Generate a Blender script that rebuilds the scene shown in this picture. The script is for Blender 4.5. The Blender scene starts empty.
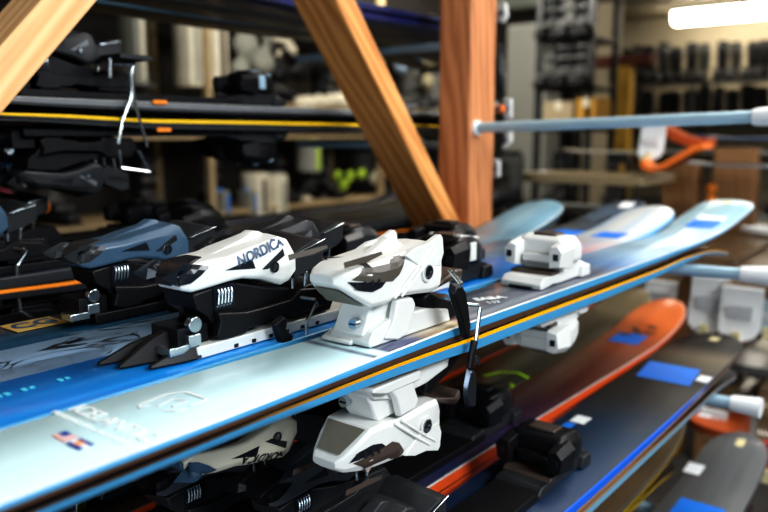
import bpy, bmesh, math, random
from mathutils import Vector, Matrix
from mathutils.bvhtree import BVHTree
random.seed(7)
COL = bpy.context.scene.collection
# ---------------------------------------------------------------- camera maths (eye level is z = 0)
F = 747.0
PITCH = math.atan(121 / F)
YAW = math.atan(596 / math.hypot(F, 121))
def _rz(v, a):
    c, s = math.cos(a), math.sin(a)
    return Vector((c*v[0]-s*v[1], s*v[0]+c*v[1], v[2]))
CR = _rz((1, 0, 0), YAW); CF = _rz((0, math.cos(PITCH), -math.sin(PITCH)), YAW); CU = _rz((0, math.sin(PITCH), math.cos(PITCH)), YAW)
def at(px, py, ax, v):
    """measure the place: where the sight line through a photo pixel meets the plane axis = v"""
    r = CF + (px-384)/F*CR + (256-py)/F*CU
    return r * (v / r[ax])

# ---------------------------------------------------------------- materials
def newmat(name):
    m = bpy.data.materials.new(name); m.use_nodes = True
    nt = m.node_tree; b = nt.nodes['Principled BSDF']
    return m, nt, b
def mixrgb(nt, fac, a, b, blend='MIX'):
    n = nt.nodes.new('ShaderNodeMix'); n.data_type = 'RGBA'; n.blend_type = blend
    for sock, v in ((n.inputs[0], fac), (n.inputs[6], a), (n.inputs[7], b)):
        if isinstance(v, bpy.types.NodeSocket): nt.links.new(v, sock)
        else: sock.default_value = v if not isinstance(v, tuple) or len(v) == 4 else (*v, 1)
    return n.outputs[2]
def noise(nt, scale=(1, 1, 1), s=5.0, detail=4, coord='Object', dist=0.0):
    tc = nt.nodes.new('ShaderNodeTexCoord'); mp = nt.nodes.new('ShaderNodeMapping')
    mp.inputs['Scale'].default_value = scale
    nt.links.new(tc.outputs[coord], mp.inputs[0])
    n = nt.nodes.new('ShaderNodeTexNoise'); n.inputs['Scale'].default_value = s
    n.inputs['Detail'].default_value = detail; n.inputs['Distortion'].default_value = dist
    nt.links.new(mp.outputs[0], n.inputs[0]); return n.outputs[0]
def ramp(nt, fac, stops, interp='LINEAR'):
    r = nt.nodes.new('ShaderNodeValToRGB'); r.color_ramp.interpolation = interp
    e = r.color_ramp.elements
    while len(e) < len(stops): e.new(0.5)
    for k, (p, c) in enumerate(stops):
        e[k].position = p; e[k].color = (*c, 1)
    nt.links.new(fac, r.inputs[0]); return r.outputs[0]
_pm = {}
def plain(name, col, rough=0.4, metal=0.0, var=0.12, bump=0.0, scale=60, spec=0.5, coat=0.0):
    if name in _pm: return _pm[name]
    m, nt, b = newmat(name)
    nz = noise(nt, s=scale)
    c = mixrgb(nt, nz, tuple(max(0, x*(1-var)) for x in col), tuple(min(1, x*(1+var)) for x in col))
    nt.links.new(c, b.inputs['Base Color'])
    b.inputs['Roughness'].default_value = rough; b.inputs['Metallic'].default_value = metal
    b.inputs['Specular IOR Level'].default_value = spec; b.inputs['Coat Weight'].default_value = coat
    if bump:
        bp = nt.nodes.new('ShaderNodeBump'); bp.inputs['Strength'].default_value = bump; bp.inputs['Distance'].default_value = 0.002
        nt.links.new(nz, bp.inputs['Height']); nt.links.new(bp.outputs[0], b.inputs['Normal'])
    _pm[name] = m; return m
def wood(name, light, dark, seed=0.0):
    m, nt, b = newmat(name)
    tc = nt.nodes.new('ShaderNodeTexCoord'); mp = nt.nodes.new('ShaderNodeMapping')
    mp.inputs['Scale'].default_value = (1, 1, 0.10); mp.inputs['Location'].default_value = (seed, seed*.7, seed*1.3)
    nt.links.new(tc.outputs['Object'], mp.inputs[0])
    n1 = nt.nodes.new('ShaderNodeTexNoise'); n1.inputs['Scale'].default_value = 22; n1.inputs['Detail'].default_value = 3; n1.inputs['Distortion'].default_value = 1.2
    nt.links.new(mp.outputs[0], n1.inputs[0])
    w = nt.nodes.new('ShaderNodeTexWave'); w.wave_type = 'BANDS'; w.bands_direction = 'DIAGONAL'; w.inputs['Scale'].default_value = 26; w.inputs['Distortion'].default_value = 7; w.inputs['Detail'].default_value = 3
    w.inputs['Detail Scale'].default_value = 1.2
    nt.links.new(mp.outputs[0], w.inputs[0])
    f = mixrgb(nt, 0.5, n1.outputs[0], w.outputs[0])
    c = ramp(nt, f, [(0.10, dark), (0.40, tuple((a+b_)/2 for a, b_ in zip(light, dark))), (0.75, light)])
    nt.links.new(c, b.inputs['Base Color']); b.inputs['Roughness'].default_value = 0.6
    bp = nt.nodes.new('ShaderNodeBump'); bp.inputs['Strength'].default_value = 0.15; bp.inputs['Distance'].default_value = 0.002
    nt.links.new(f, bp.inputs['Height']); nt.links.new(bp.outputs[0], b.inputs['Normal'])
    return m
def topsheet(name, stops, y0, y1, streak=0.25, streakcol=(1, 1, 1), interp='LINEAR', rough=0.3, veins=None, wob=0.0, sx=14, sy=0.9, coat=0.3):
    """printed ski topsheet: colour bands along the ski (local y from y0 to y1) plus long printed streaks"""
    m, nt, b = newmat(name)
    tc = nt.nodes.new('ShaderNodeTexCoord'); sp = nt.nodes.new('ShaderNodeSeparateXYZ'); nt.links.new(tc.outputs['Object'], sp.inputs[0])
    y = sp.outputs[1]
    if wob:
        nz = noise(nt, (30, 4, 1), 3.0, 3)
        ma = nt.nodes.new('ShaderNodeMath'); ma.operation = 'MULTIPLY_ADD'; nt.links.new(nz, ma.inputs[0]); ma.inputs[1].default_value = wob; nt.links.new(y, ma.inputs[2]); y = ma.outputs[0]
    mr = nt.nodes.new('ShaderNodeMapRange'); mr.inputs['From Min'].default_value = y0; mr.inputs['From Max'].default_value = y1
    nt.links.new(y, mr.inputs['Value'])
    base = ramp(nt, mr.outputs[0], [((p-y0)/(y1-y0), c) for p, c in stops], interp)
    st = noise(nt, (sx, sy, 1), 4.0, 5)
    fac = ramp(nt, st, [(0.45, (0, 0, 0)), (0.72, (1, 1, 1))])
    ma = nt.nodes.new('ShaderNodeMath'); ma.operation = 'MULTIPLY'; nt.links.new(fac, ma.inputs[0]); ma.inputs[1].default_value = streak
    c = mixrgb(nt, ma.outputs[0], base, streakcol)
    if veins:
        nz = noise(nt, (9, 4, 1), 2.2, 5, dist=1.5)
        v = ramp(nt, nz, [(0.475, (0, 0, 0)), (0.49, (1, 1, 1)), (0.51, (1, 1, 1)), (0.525, (0, 0, 0))])
        c = mixrgb(nt, v, c, veins)
        nz2 = noise(nt, (7, 3, 1), 1.5, 3)
        v2 = ramp(nt, nz2, [(0.50, (0, 0, 0)), (0.55, (.9, .9, .9))])
        c = mixrgb(nt, v2, c, tuple(x*.35 for x in stops[0][1]))
    nt.links.new(c, b.inputs['Base Color']); b.inputs['Roughness'].default_value = rough
    b.inputs['Coat Weight'].default_value = coat; b.inputs['Coat Roughness'].default_value = 0.15
    return m

WHITE = plain('white_plastic', (.66, .67, .645), .42, var=.03)
IVORY = plain('ivory_plastic', (.60, .57, .46), .42, var=.05)
BLACK = plain('black_plastic', (.010, .010, .0115), .42, var=.3, spec=.32)
CHAR = plain('charcoal_plastic', (.026, .028, .031), .40, var=.25, spec=.4)
BLUEGREY = plain('blue_grey_plastic', (.05, .095, .15), .35, var=.15)
SMOKE = plain('smoked_plastic', (.10, .088, .075), .28, var=.25, scale=25)
BROWNP = plain('brown_plastic', (.075, .055, .045), .4, var=.3)
STEEL = plain('bare_steel', (.55, .62, .66), .25, 1.0, var=.1)
DARKST = plain('dark_steel', (.13, .15, .18), .25, .9, var=.2)
NAVYT = plain('navy_print', (.03, .07, .14), .4)
SOCK = plain('socket_black', (.012, .014, .02), .3)
INK = plain('white_ink', (.78, .80, .80), .5, var=.02)
PALEINK = plain('pale_ink', (.80, .84, .84), .5, var=.02)

# ---------------------------------------------------------------- mesh helpers
class MB:
    def __init__(s): s.bm = bmesh.new(); s.mats = []
    def mi(s, m):
        if m not in s.mats: s.mats.append(m)
        return s.mats.index(m)
    def faces(s, vs, fs, m):
        i = s.mi(m); V = [s.bm.verts.new(v) for v in vs]
        for f in fs:
            try: s.bm.faces.new([V[k] for k in f]).material_index = i
            except ValueError: pass
        return V
    def box(s, c, d, m, rz=0, rx=0, taper=1.0):
        M = Matrix.Rotation(rz, 3, 'Z') @ Matrix.Rotation(rx, 3, 'X'); c = Vector(c)
        vs = []
        for z in (-1, 1):
            t = taper if z > 0 else 1
            for x, y in ((-1, -1), (1, -1), (1, 1), (-1, 1)): vs.append(c + M @ Vector((x*d[0]/2*t, y*d[1]/2*t, z*d[2]/2)))
        s.faces(vs, [(3, 2, 1, 0), (4, 5, 6, 7), (0, 1, 5, 4), (1, 2, 6, 5), (2, 3, 7, 6), (3, 0, 4, 7)], m); return s
    def prism(s, poly, x0, x1, m, ax=0, shrink=1.0):
        """extrude polygon (2 coords) along axis ax from x0 to x1; shrink scales the far side about the centroid"""
        n = len(poly); cx = sum(p[0] for p in poly)/n; cy = sum(p[1] for p in poly)/n
        def P(p, v, k):
            a, b = cx+(p[0]-cx)*k, cy+(p[1]-cy)*k
            return (v, a, b) if ax == 0 else ((a, v, b) if ax == 1 else (a, b, v))
        vs = [P(p, x0, 1) for p in poly] + [P(p, x1, shrink) for p in poly]
        s.faces(vs, [tuple(range(n)), tuple(range(2*n-1, n-1, -1))] + [(k, k+n, (k+1) % n+n, (k+1) % n) for k in range(n)], m); return s
    def loft(s, rings, m, cap=True, mats=None):
        n = len(rings[0]); V = [[s.bm.verts.new(p) for p in r] for r in rings]
        for a, b in zip(V, V[1:]):
            for k in range(n):
                try: s.bm.faces.new((a[k], a[(k+1) % n], b[(k+1) % n], b[k])).material_index = s.mi(mats[k] if mats else m)
                except ValueError: pass
        if cap:
            for r in (V[0][::-1], V[-1]):
                try: s.bm.faces.new(r).material_index = s.mi(m)
                except ValueError: pass
        return s
    def tube(s, pts, r, m, n=8, r2=None):
        pts = [Vector(p) for p in pts]; rings = []
        for k, p in enumerate(pts):
            d = (pts[min(k+1, len(pts)-1)] - pts[max(k-1, 0)]).normalized()
            a = d.cross(Vector((0, 0, 1)) if abs(d.z) < .9 else Vector((1, 0, 0))).normalized(); b = d.cross(a)
            rr = r if r2 is None else r + (r2-r)*k/(len(pts)-1)
            rings.append([p + rr*(math.cos(2*math.pi*j/n)*a + math.sin(2*math.pi*j/n)*b) for j in range(n)])
        return s.loft(rings, m)
    def disc(s, c, r, h, m, ax=0, n=20, r2=None):
        d = Vector((1 if ax == 0 else 0, 1 if ax == 1 else 0, 1 if ax == 2 else 0)); c = Vector(c)
        return s.tube([c - d*h/2, c + d*h/2], r, m, n, r2)
    def ring(s, c, ro, ri, h, m, n=20):
        cx, cy, cz = c; R = []
        for x, r in ((-h/2, ro), (h/2, ro*.94), (h/2, ri), (-h/2, ri)):
            R.append([(cx+x, cy+r*math.cos(2*math.pi*j/n), cz+r*math.sin(2*math.pi*j/n)) for j in range(n)])
        R.append(R[0]); return s.loft(R, m, cap=False)
    def ball(s, c, r, m, seg=12, sc=(1, 1, 1)):
        i = s.mi(m); k = bmesh.ops.create_uvsphere(s.bm, u_segments=seg, v_segments=max(6, seg*2//3), radius=1, matrix=Matrix.Translation(c) @ Matrix.Diagonal((r*sc[0], r*sc[1], r*sc[2], 1)))
        for v in k['verts']:
            for f in v.link_faces: f.material_index = i
        return s
    def build(s, name, parent=None, bevel=0, smooth=True, seg=2, ang=35, loc=None):
        bmesh.ops.remove_doubles(s.bm, verts=s.bm.verts, dist=1e-6)
        bmesh.ops.recalc_face_normals(s.bm, faces=s.bm.faces)
        me = bpy.data.meshes.new(name); s.bm.to_mesh(me); s.bm.free()
        for m in s.mats: me.materials.append(m)
        if smooth:
            me.polygons.foreach_set('use_smooth', [True]*len(me.polygons))
            try: me.set_sharp_from_angle(angle=math.radians(ang))
            except Exception: pass
        o = bpy.data.objects.new(name, me); COL.objects.link(o)
        if parent: o.parent = parent
        if loc: o.location = loc
        if bevel:
            b = o.modifiers.new('bevel', 'BEVEL'); b.width = bevel; b.segments = seg; b.limit_method = 'ANGLE'; b.angle_limit = math.radians(28)
            b.harden_normals = False
        return o
def tag(o, label=None, cat=None, group=None, kind=None):
    for k, v in (('label', label), ('category', cat), ('group', group), ('kind', kind)):
        if v: o[k] = v
    return o
def empty(name, loc=(0, 0, 0), rot=(0, 0, 0), parent=None):
    o = bpy.data.objects.new(name, None); COL.objects.link(o); o.location = loc; o.rotation_euler = rot; o.empty_display_size = .02
    if parent: o.parent = parent
    return o
def copy_tree(o, parent=None):
    c = o.copy(); COL.objects.link(c); c.parent = parent
    for ch in list(o.children): copy_tree(ch, c)
    return c
def interp(tab, t):
    if t <= tab[0][0]: return tab[0][1]
    for (a, va), (b, vb) in zip(tab, tab[1:]):
        if t <= b: return va + (vb-va)*(t-a)/(b-a)
    return tab[-1][1]
def sinterp(tab, t):
    if t <= tab[0][0]: return tab[0][1]
    for k in range(len(tab)-1):
        a, va = tab[k]; b, vb = tab[k+1]
        if t <= b:
            u = (t-a)/(b-a)
            m0 = (vb - tab[max(k-1, 0)][1])/(b - tab[max(k-1, 0)][0]) if k > 0 else (vb-va)/(b-a)
            m1 = (tab[min(k+2, len(tab)-1)][1]-va)/(tab[min(k+2, len(tab)-1)][0]-a)
            if k+2 > len(tab)-1: m1 = (vb-va)/(b-a)
            h = b-a
            return (2*u**3-3*u*u+1)*va + (u**3-2*u*u+u)*h*m0 + (-2*u**3+3*u*u)*vb + (u**3-u*u)*h*m1
    return tab[-1][1]

def text_mesh(txt, size, shear=0.0, bold=0.0, ext=0.0002):
    cu = bpy.data.curves.new('t', 'FONT'); cu.body = txt; cu.size = size; cu.shear = shear; cu.offset = bold; cu.extrude = ext
    cu.align_x = 'CENTER'; cu.align_y = 'CENTER'; cu.resolution_u = 3
    o = bpy.data.objects.new('t', cu); COL.objects.link(o)
    dg = bpy.context.evaluated_depsgraph_get(); dg.update()
    me = bpy.data.meshes.new_from_object(o.evaluated_get(dg)); bpy.data.objects.remove(o); bpy.data.curves.remove(cu)
    me.materials.clear(); return me
_txt = {}
def text(name, txt, size, mat, parent, M, shear=0.0, bold=0.0):
    key = (txt, size, shear, bold, mat.name)
    if key not in _txt:
        me = text_mesh(txt, size, shear, bold); me.materials.append(mat); _txt[key] = me
    o = bpy.data.objects.new(name, _txt[key]); COL.objects.link(o); o.parent = parent; o.matrix_local = M
    return o

def bvh_of(o):
    bm = bmesh.new(); bm.from_mesh(o.data); t = BVHTree.FromBMesh(bm); bm.free(); return t
def patch(mb, tree, poly, m, side=1, lift=.0005, cuts=2, fallback=.03):
    """lay a thin flat marking/window on the side (x) of a shell: poly in (y, z)"""
    bm = bmesh.new(); vs = [bm.verts.new((0, p[0], p[1])) for p in poly]; bm.faces.new(vs)
    bmesh.ops.triangulate(bm, faces=bm.faces)
    for _ in range(cuts): bmesh.ops.subdivide_edges(bm, edges=bm.edges, cuts=1, use_grid_fill=True)
    bmesh.ops.triangulate(bm, faces=bm.faces)
    V = []
    for v in bm.verts:
        hit = tree.ray_cast(Vector((side*.2, v.co.y, v.co.z)), Vector((-side, 0, 0)))
        x = hit[0].x if hit[0] is not None else None
        V.append([x, v.co.y, v.co.z])
    ok = [p[0] for p in V if p[0] is not None]; av = sum(ok)/len(ok) if ok else side*fallback
    for p in V:
        if p[0] is None: p[0] = av
        p[0] += side*lift
    bm.verts.index_update()
    mb.faces([tuple(p) for p in V], [tuple(v.index for v in f.verts) for f in bm.faces], m); bm.free()
def wrap_text(name, txt, size, mat, parent, tree, y, z, side, ang=0.0, shear=0.0, bold=0.0, lift=.0006, flat=False):
    me = text_mesh(txt, size, shear, bold, 0)
    bm = bmesh.new(); bm.from_mesh(me); bmesh.ops.triangulate(bm, faces=bm.faces)
    c, s = math.cos(ang), math.sin(ang)*side
    for v in bm.verts:
        a, b = v.co.x*c - v.co.y*s, v.co.x*s + v.co.y*c
        yy, zz = y + side*a, z + b
        h = tree.ray_cast(Vector((side*.2, yy, zz)), Vector((-side, 0, 0)))
        v.co = Vector(((h[0].x if h[0] is not None else side*.027) + side*lift, yy, zz))
    bm.to_mesh(me); bm.free(); me.materials.append(mat)
    o = bpy.data.objects.new(name, me); COL.objects.link(o); o.parent = parent; return o

# ---------------------------------------------------------------- SKIS
def ski_body(parent, hw, tailY, tipY, rise, camber, th, top, side, line, base, edge, tip_shape, split=.66):
    """lofted ski: hw/camber/th are tables over local y; z = 0 is the topsheet underfoot"""
    mb = MB(); N = 72; rings = []
    ys = [tailY + (tipY-tailY)*(0.5-0.5*math.cos(math.pi*k/N)) for k in range(N+1)]
    for y in ys:
        w = sinterp(hw, y)
        t = tipY - y; r = tip_shape
        if t < r: w *= max(.02, (1-(1-t/r)**2.6))**.5
        t = y - tailY
        if t < .05: w *= max(.05, (1-(1-t/.05)**3))**.5
        z = sinterp(rise, y) + interp(camber, y); h = sinterp(th, y)
        e = min(.0016, w*.3); e2 = min(.0005, w*.1)
        rings.append([(-w+e, y, z), (w-e, y, z), (w, y, z-.0011), (w+e2, y, z-h*split), (w+e2, y, z-h), (-w-e2, y, z-h), (-w-e2, y, z-h*split), (-w, y, z-.0011)])
    mb.loft(rings, side, mats=[top, edge, side, line, base, line, side, edge])
    return mb.build('ski_body', parent, ang=50)

def shell_mesh(sections, m, wt=.62):
    """binding housing: sections (y, z_top, z_bottom, half width)"""
    mb = MB(); R = []
    for y, zt, zb, w in sections:
        h = zt-zb
        R.append([(-w*.30, y, zt+.0008), (w*.30, y, zt+.0008), (w*.86, y, zt-h*.02), (w, y, zt-h*.26), (w, y, zb+h*.10), (w*.9, y, zb), (-w*.9, y, zb), (-w, y, zb+h*.10), (-w, y, zt-h*.26), (-w*.86, y, zt-h*.02)])
    mb.loft(R, m); return mb

def loc_side(pts, X, root):
    return [((p := at(x, y, 0, X)).y - root[1], p.z - root[2]) for x, y in pts]

AX, AY, AZ = -.412, .69, -.18       # front ski, underfoot
BX, BY, BZ = -.507, .605, -.18      # blue ski beside it
HA = (AX, AY-.17, AZ); HB = (BX, BY-.17, BZ)

def heel_white(parent, shell=WHITE, insert=SMOKE, frame=WHITE, brake=True):
    """step-in heel: tall wedge housing with smoked windows and a round pivot"""
    g = empty('heel_binding', (0, -.17, 0), parent=parent)
    sec = [(-.080, .0665, .0600, .013), (-.073, .0710, .0555, .018), (-.060, .0735, .0460, .0235), (-.047, .0750, .0370, .027), (-.028, .0765, .0365, .0285),
           (-.008, .0785, .040, .0285), (.015, .0800, .0385, .029), (.036, .0805, .0365, .030), (.050, .0815, .0375, .0295), (.0548, .0740, .0480, .028)]
    o = shell_mesh(sec, shell).build('heel_housing', g, bevel=.0011, ang=22)
    T = bvh_of(o)
    # raised crest on top
    mb = MB(); R = []
    for y, z, w in ((-.036, .0740, .004), (-.017, .0800, .009), (.0060, .0895, .009), (.012, .0885, .009), (.027, .0790, .012)):
        R.append([(-w*1.3, y, .070), (-w*.5, y, z), (w*.5, y, z), (w*1.3, y, .070)])
    mb.loft(R, shell); mb.build('crest', g, bevel=.0012)
    for sd in (1, -1):
        mb = MB(); mb.prism([(-.004, .076), (.012, .0815), (.030, .0830), (.050, .0895), (.0535, .086), (.0556, .072), (.050, .060), (.020, .062)], sd*.0235, sd*.0300, shell); mb.build('side_fin', g, bevel=.0008)
    # smoked windows, dark opening, side ridges on both flanks
    A_ = lambda pts: loc_side(pts, -.386, HA)
    smoky = A_([(367, 263), (400, 255), (404, 258), (397, 274), (390, 281), (366, 282), (356, 281), (364, 272)])
    smok2 = A_([(339, 262), (377, 251), (378, 254), (364, 261), (346, 266), (340, 268)])
    hole = A_([(353, 283), (383, 281.5), (379.5, 287), (371, 292), (360, 291)])
    for sd in (1, -1):
        mb = MB(); patch(mb, T, smoky, insert, sd); mb.build('smoked_window', g, smooth=False)
        mb = MB(); patch(mb, T, smok2, insert, sd, lift=.0007); mb.build('smoked_window', g, smooth=False)
        dk = MB(); patch(dk, T, hole, SOCK, sd, lift=.0009)
        for k in range(4):
            y0 = hole[0][0] + .006 + k*.0075
            patch(dk, T, [(y0, hole[4][1]+.001), (y0+.002, hole[4][1]+.001), (y0+.003, hole[4][1]+.007), (y0+.001, hole[4][1]+.007)], DARKST, sd, lift=.0014, cuts=0)
        dk.build('housing_opening', g, smooth=False)
        xs = .0298*sd
        for a, b in ((A_([(399, 296)])[0], A_([(434, 246)])[0]), (A_([(392, 298)])[0], A_([(428, 247)])[0])):
            rg = MB(); rg.tube([(xs*.97, a[0], a[1]), (xs*1.01, (a[0]*2+b[0])/3, (a[1]*2+b[1])/3), (xs*1.02, (a[0]+2*b[0])/3, (a[1]+2*b[1])/3), (xs*1.0, b[0], b[1]-.001)], .0013, shell, 6); rg.build('ridge', g)
    c = A_([(424, 271.5)])[0]
    for sd in (1, -1):
        mb = MB(); mb.ring((sd*.0302, c[0], c[1]), .0095, .0068, .0022, shell); mb.ring((sd*.0308, c[0], c[1]), .0066, .0048, .0026, STEEL)
        mb.disc((sd*.0300, c[0], c[1]), .0048, .0016, SOCK); mb.build('pivot', g)
    # hollow under the nose: its shade painted as a flat darker quad
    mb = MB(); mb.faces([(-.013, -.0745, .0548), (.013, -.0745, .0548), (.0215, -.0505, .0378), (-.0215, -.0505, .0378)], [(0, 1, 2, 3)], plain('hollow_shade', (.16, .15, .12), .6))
    mb.build('lever_hollow_shade', g, smooth=False)
    # base: slide plate, tower, arm
    mb = MB(); mb.prism([(-.043, .0005), (-.046, .006), (-.040, .014), (-.010, .022), (.040, .020), (.076, .013), (.080, .0005)], -.023, .0225, frame)
    mb.prism([(-.048, .0005), (-.050, .004), (-.03, .010), (.02, .010), (.02, .0005)], -.030, .004, frame); mb.build('slide_plate', g, bevel=.0015)
    mb = MB(); mb.prism([(-.046, .010), (-.030, .008), (.03, .012), (.010, .036), (-.030, .038), (-.036, .030), (-.040, .020)], -.020, .015, frame)
    mb.build('heel_tower', g, bevel=.002)
    for sd in (1, -1):
        mb = MB(); mb.prism(A_([(398, 300), (414, 297), (417, 304), (409, 334), (399, 341), (386, 340), (394, 322)]), sd*.0205 + (-.002), sd*.0275 + (-.002), frame, shrink=.96)
        mb.build('side_arm', g, bevel=.0015)
    mb = MB(); mb.disc((.006, -.0455, .020), .0048, .006, STEEL, ax=1); mb.box((.006, -.0488, .020), (.006, .0012, .0010), SOCK, rz=0); mb.build('screw', g)
    mb = MB(); mb.prism([(.05, .004), (.100, .001), (.100, .010), (.088, .018), (.065, .026), (.048, .034), (.040, .030)], -.021, .0195, BLACK); mb.box((0, .078, .0235), (.034, .016, .003), BROWNP)
    mb.build('brake_housing', g, bevel=.0015)
    mb = MB(); mb.loft([[(-.026, .050, .042), (.026, .050, .042), (.026, .050, .037), (-.026, .050, .037)], [(-.03, .080, .052), (.03, .080, .052), (.03, .080, .044), (-.03, .080, .044)], [(-.026, .096, .050), (.026, .096, .050), (.026, .094, .040), (-.026, .094, .040)]], BROWNP)
    mb.build('heel_pedal', g, bevel=.002)
    return g

def brake_front(parent, root):
    """the brake arms of the front ski, hanging over the ski's side"""
    g = empty('ski_brake', (0, 0, 0), parent=parent)
    q = lambda px, py, X=-.3665: ((p := at(px, py, 0, X)).x - root[0], p.y - root[1], p.z - root[2])
    def yz(pts, X=-.3665): return [(q(*p, X)[1], q(*p, X)[2]) for p in pts]
    def c3(x, y): return (380+x/4.267, 230+y/4.267)
    for sd in (1, -1):
        mb = MB(); pts = [c3(*p) for p in ((300, 226), (330, 222), (347, 252), (360, 330), (370, 420), (366, 468), (346, 462), (332, 392), (305, 310), (292, 262))]
        mb.prism(yz(pts), sd*.0445, sd*.0515, BLACK, shrink=.85); mb.build('brake_grip', g, bevel=.0012)
        mb = MB()
        a, b = yz([c3(352, 180), c3(338, 232)]); mb.tube([(sd*.030, a[0], a[1]), (sd*.047, b[0], b[1])], .0015, STEEL)
        mb.tube([(sd*.030, a[0]+.005, a[1]), (sd*.047, b[0]+.004, b[1])], .0013, STEEL)
        pts = [c3(360, 322), c3(415, 322), c3(418, 330), c3(395, 480), c3(380, 520)]
        w = yz(pts); xs = [sd*.030, sd*.046, sd*.048, sd*.049, sd*.049]
        mb.tube([(x, p[0], p[1]) for x, p in zip(xs, w)], .0021, STEEL); mb.build('brake_wire', g)
        def c4(x, y): return (440+x/3.2, 260+y/3.2)
        mb = MB(); w = yz([c4(100, 255), c4(92, 300), c4(86, 345)])
        mb.tube([(sd*.049, p[0], p[1]) for p in w], .0038, BLACK)
        mb.prism(yz([c4(82, 340), c4(98, 345), c4(102, 400), c4(100, 475), c4(78, 472), (462, 398), c4(70, 400)]), sd*.0465, sd*.0520, DARKST, shrink=.8)
        mb.prism(yz([c4(100, 300), c4(108, 305), c4(118, 335), c4(108, 338)]), sd*.047, sd*.051, DARKST, shrink=.8)
        mb.build('brake_blade', g, bevel=.0008)
    return g

def heel_lettered(parent, shell=WHITE, frame=BLACK, insert=SMOKE, track=WHITE, letters=NAVYT, accent=None, word='NORDICA', rods=True, wires=True, nose=True, ramp=True):
    """lever heel: arched shell with a word on the flank over a dark frame on a long track"""
    g = empty('heel_binding', (0, -.17, 0), parent=parent)
    B_ = lambda pts, X=-.479: loc_side(pts, X, HB)
    sec = [(-.078, .0685, .0615, .012), (-.073, .0730, .0560, .0165), (-.066, .0765, .0540, .020), (-.050, .0790, .0560, .0235), (-.030, .0800, .0585, .0255), (-.018, .083, .0590, .0265),
           (.004, .0870, .0550, .0275), (.026, .0915, .0465, .028), (.036, .0880, .0490, .028), (.0455, .0750, .0560, .026)]
    o = shell_mesh(sec, shell).build('heel_housing', g, bevel=.0011, ang=22); T = bvh_of(o)
    mb = MB(); R = []
    for y, z, w in ((-.048, .0780, .006), (-.030, .0815, .009), (.0, .0900, .010), (.0128, .0955, .010), (.020, .0945, .010), (.034, .0860, .010)):
        R.append([(-w*1.3, y, .074), (-w*.6, y, z), (w*.6, y, z), (w*1.3, y, .074)])
    mb.loft(R, shell); mb.build('crest', g, bevel=.0012)
    win = MB()
    hole = B_([(227, 271), (252.6, 259), (256, 268.4)]); arrow = B_([(262, 269.5), (282.5, 248.4), (284.2, 255.5), (268, 269)]); arrow2 = B_([(256, 262), (262, 261), (259, 268)])
    nz = B_([(168.5, 279.5), (190, 265), (213, 266.5), (206, 276), (197, 285), (187, 289), (176, 285)])
    for sd in (1, -1):
        dk = MB(); patch(dk, T, hole, SOCK, sd); dk.build('housing_opening', g, smooth=False)
        dk = MB(); patch(dk, T, arrow, CHAR if letters is NAVYT else letters, sd, lift=.0006); dk.build('arrow_print', g, smooth=False)
        if nose: wn = MB(); patch(wn, T, nz, insert, sd, lift=.0008); wn.build('smoked_window', g, smooth=False)
        wd = wrap_text('lettering', word, .0118, letters, g, T, .0015, .0802, sd, ang=.24, shear=.2, bold=.0003, lift=.0012) if word else None
    c = B_([(274, 267)])[0]
    if nose:
        R = [[(-w, y, a), (w, y, a), (w*1.0, y, b), (-w, y, b)] for y, a, b, w in ((-.0800, .0675, .060, .010), (-.0745, .0735, .064, .0140), (-.064, .0785, .070, .0160), (-.048, .0805, .074, .010))]
        win.loft(R, insert); win.build('smoked_nose', g, bevel=.0008)
    for sd in (1, -1):
        mb = MB(); mb.ring((sd*.0287, c[0], c[1]), .0052, .0036, .0016, DARKST); mb.disc((sd*.0285, c[0], c[1]), .0030, .0016, STEEL); mb.build('pivot', g)
    # dark tower, spring, side frame
    mb = MB(); f = B_([(199, 296), (215, 290), (238, 283), (270, 288), (296, 289), (300, 300), (262, 310), (246, 330), (226, 334), (214, 318), (203, 312)])
    mb.prism(f, -.021, .021, frame); mb.build('heel_tower', g, bevel=.0015)
    mb = MB(); f = B_([(217, 337), (221, 322), (218, 313), (246, 312), (262, 308), (290, 300), (300, 289), (326, 287), (333, 298), (326, 305), (294, 315), (266, 320), (262, 325), (249, 328), (246, 333), (226, 339)])
    for sd in (1, -1): mb = MB(); mb.prism(f, sd*.0205, sd*.029, frame); mb.build('side_frame', g, bevel=.0014)
    mb = MB()
    for k in range(5): mb.tube([(.0225+.003*math.sin(a), -.044+k*.0034+.0008*math.cos(a), .046+.0075*math.cos(a)) for a in [j*math.pi/5-.3 for j in range(6)]], .0010, STEEL, 6)
    mb.box((.0215, -.036, .046), (.002, .022, .020), SOCK); mb.build('spring', g)
    mb = MB(); mb.disc((.021, -.068, .0285), .0065, .007, STEEL, ax=0); mb.box((.018, -.070, .016), (.016, .012, .010), STEEL); mb.box((.016, -.084, .0105), (.018, .020, .007), STEEL)
    mb.box((0, -.066, .014), (.036, .03, .024), frame); mb.build('adjuster', g, bevel=.0006)
    # prongs of the tail ramp
    if ramp:
        mb = MB()
        for u, y0, w0, h in ((-.019, -.130, .007, .018), (.0, -.124, .011, .027), (.020, -.110, .009, .017)):
            mb.loft([[(u-.002, y0, .001), (u+.002, y0, .001), (u+.0015, y0, .004), (u-.0015, y0, .004)],
                     [(u-w0*.9, y0+.03, .001), (u+w0*.9, y0+.03, .001), (u+w0*.35, y0+.03, h*.75), (u-w0*.35, y0+.03, h*.72)],
                     [(u-w0, -.066, .001), (u+w0, -.066, .001), (u+w0*.5, -.066, h), (u-w0*.5, -.066, h)]], frame)
        mb.build('tail_ramp', g, bevel=.0012)
    if track:
        mb = MB(); mb.box((0, .115, .0055), (.056, .37, .010), track); mb.build('track', g, bevel=.001)
        mb = MB()
        for k in range(6): mb.box((.0283, -.03+k*.02, .0035), (.0012, .004, .003), SOCK)
        mb.build('track_notch', g)
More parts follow.
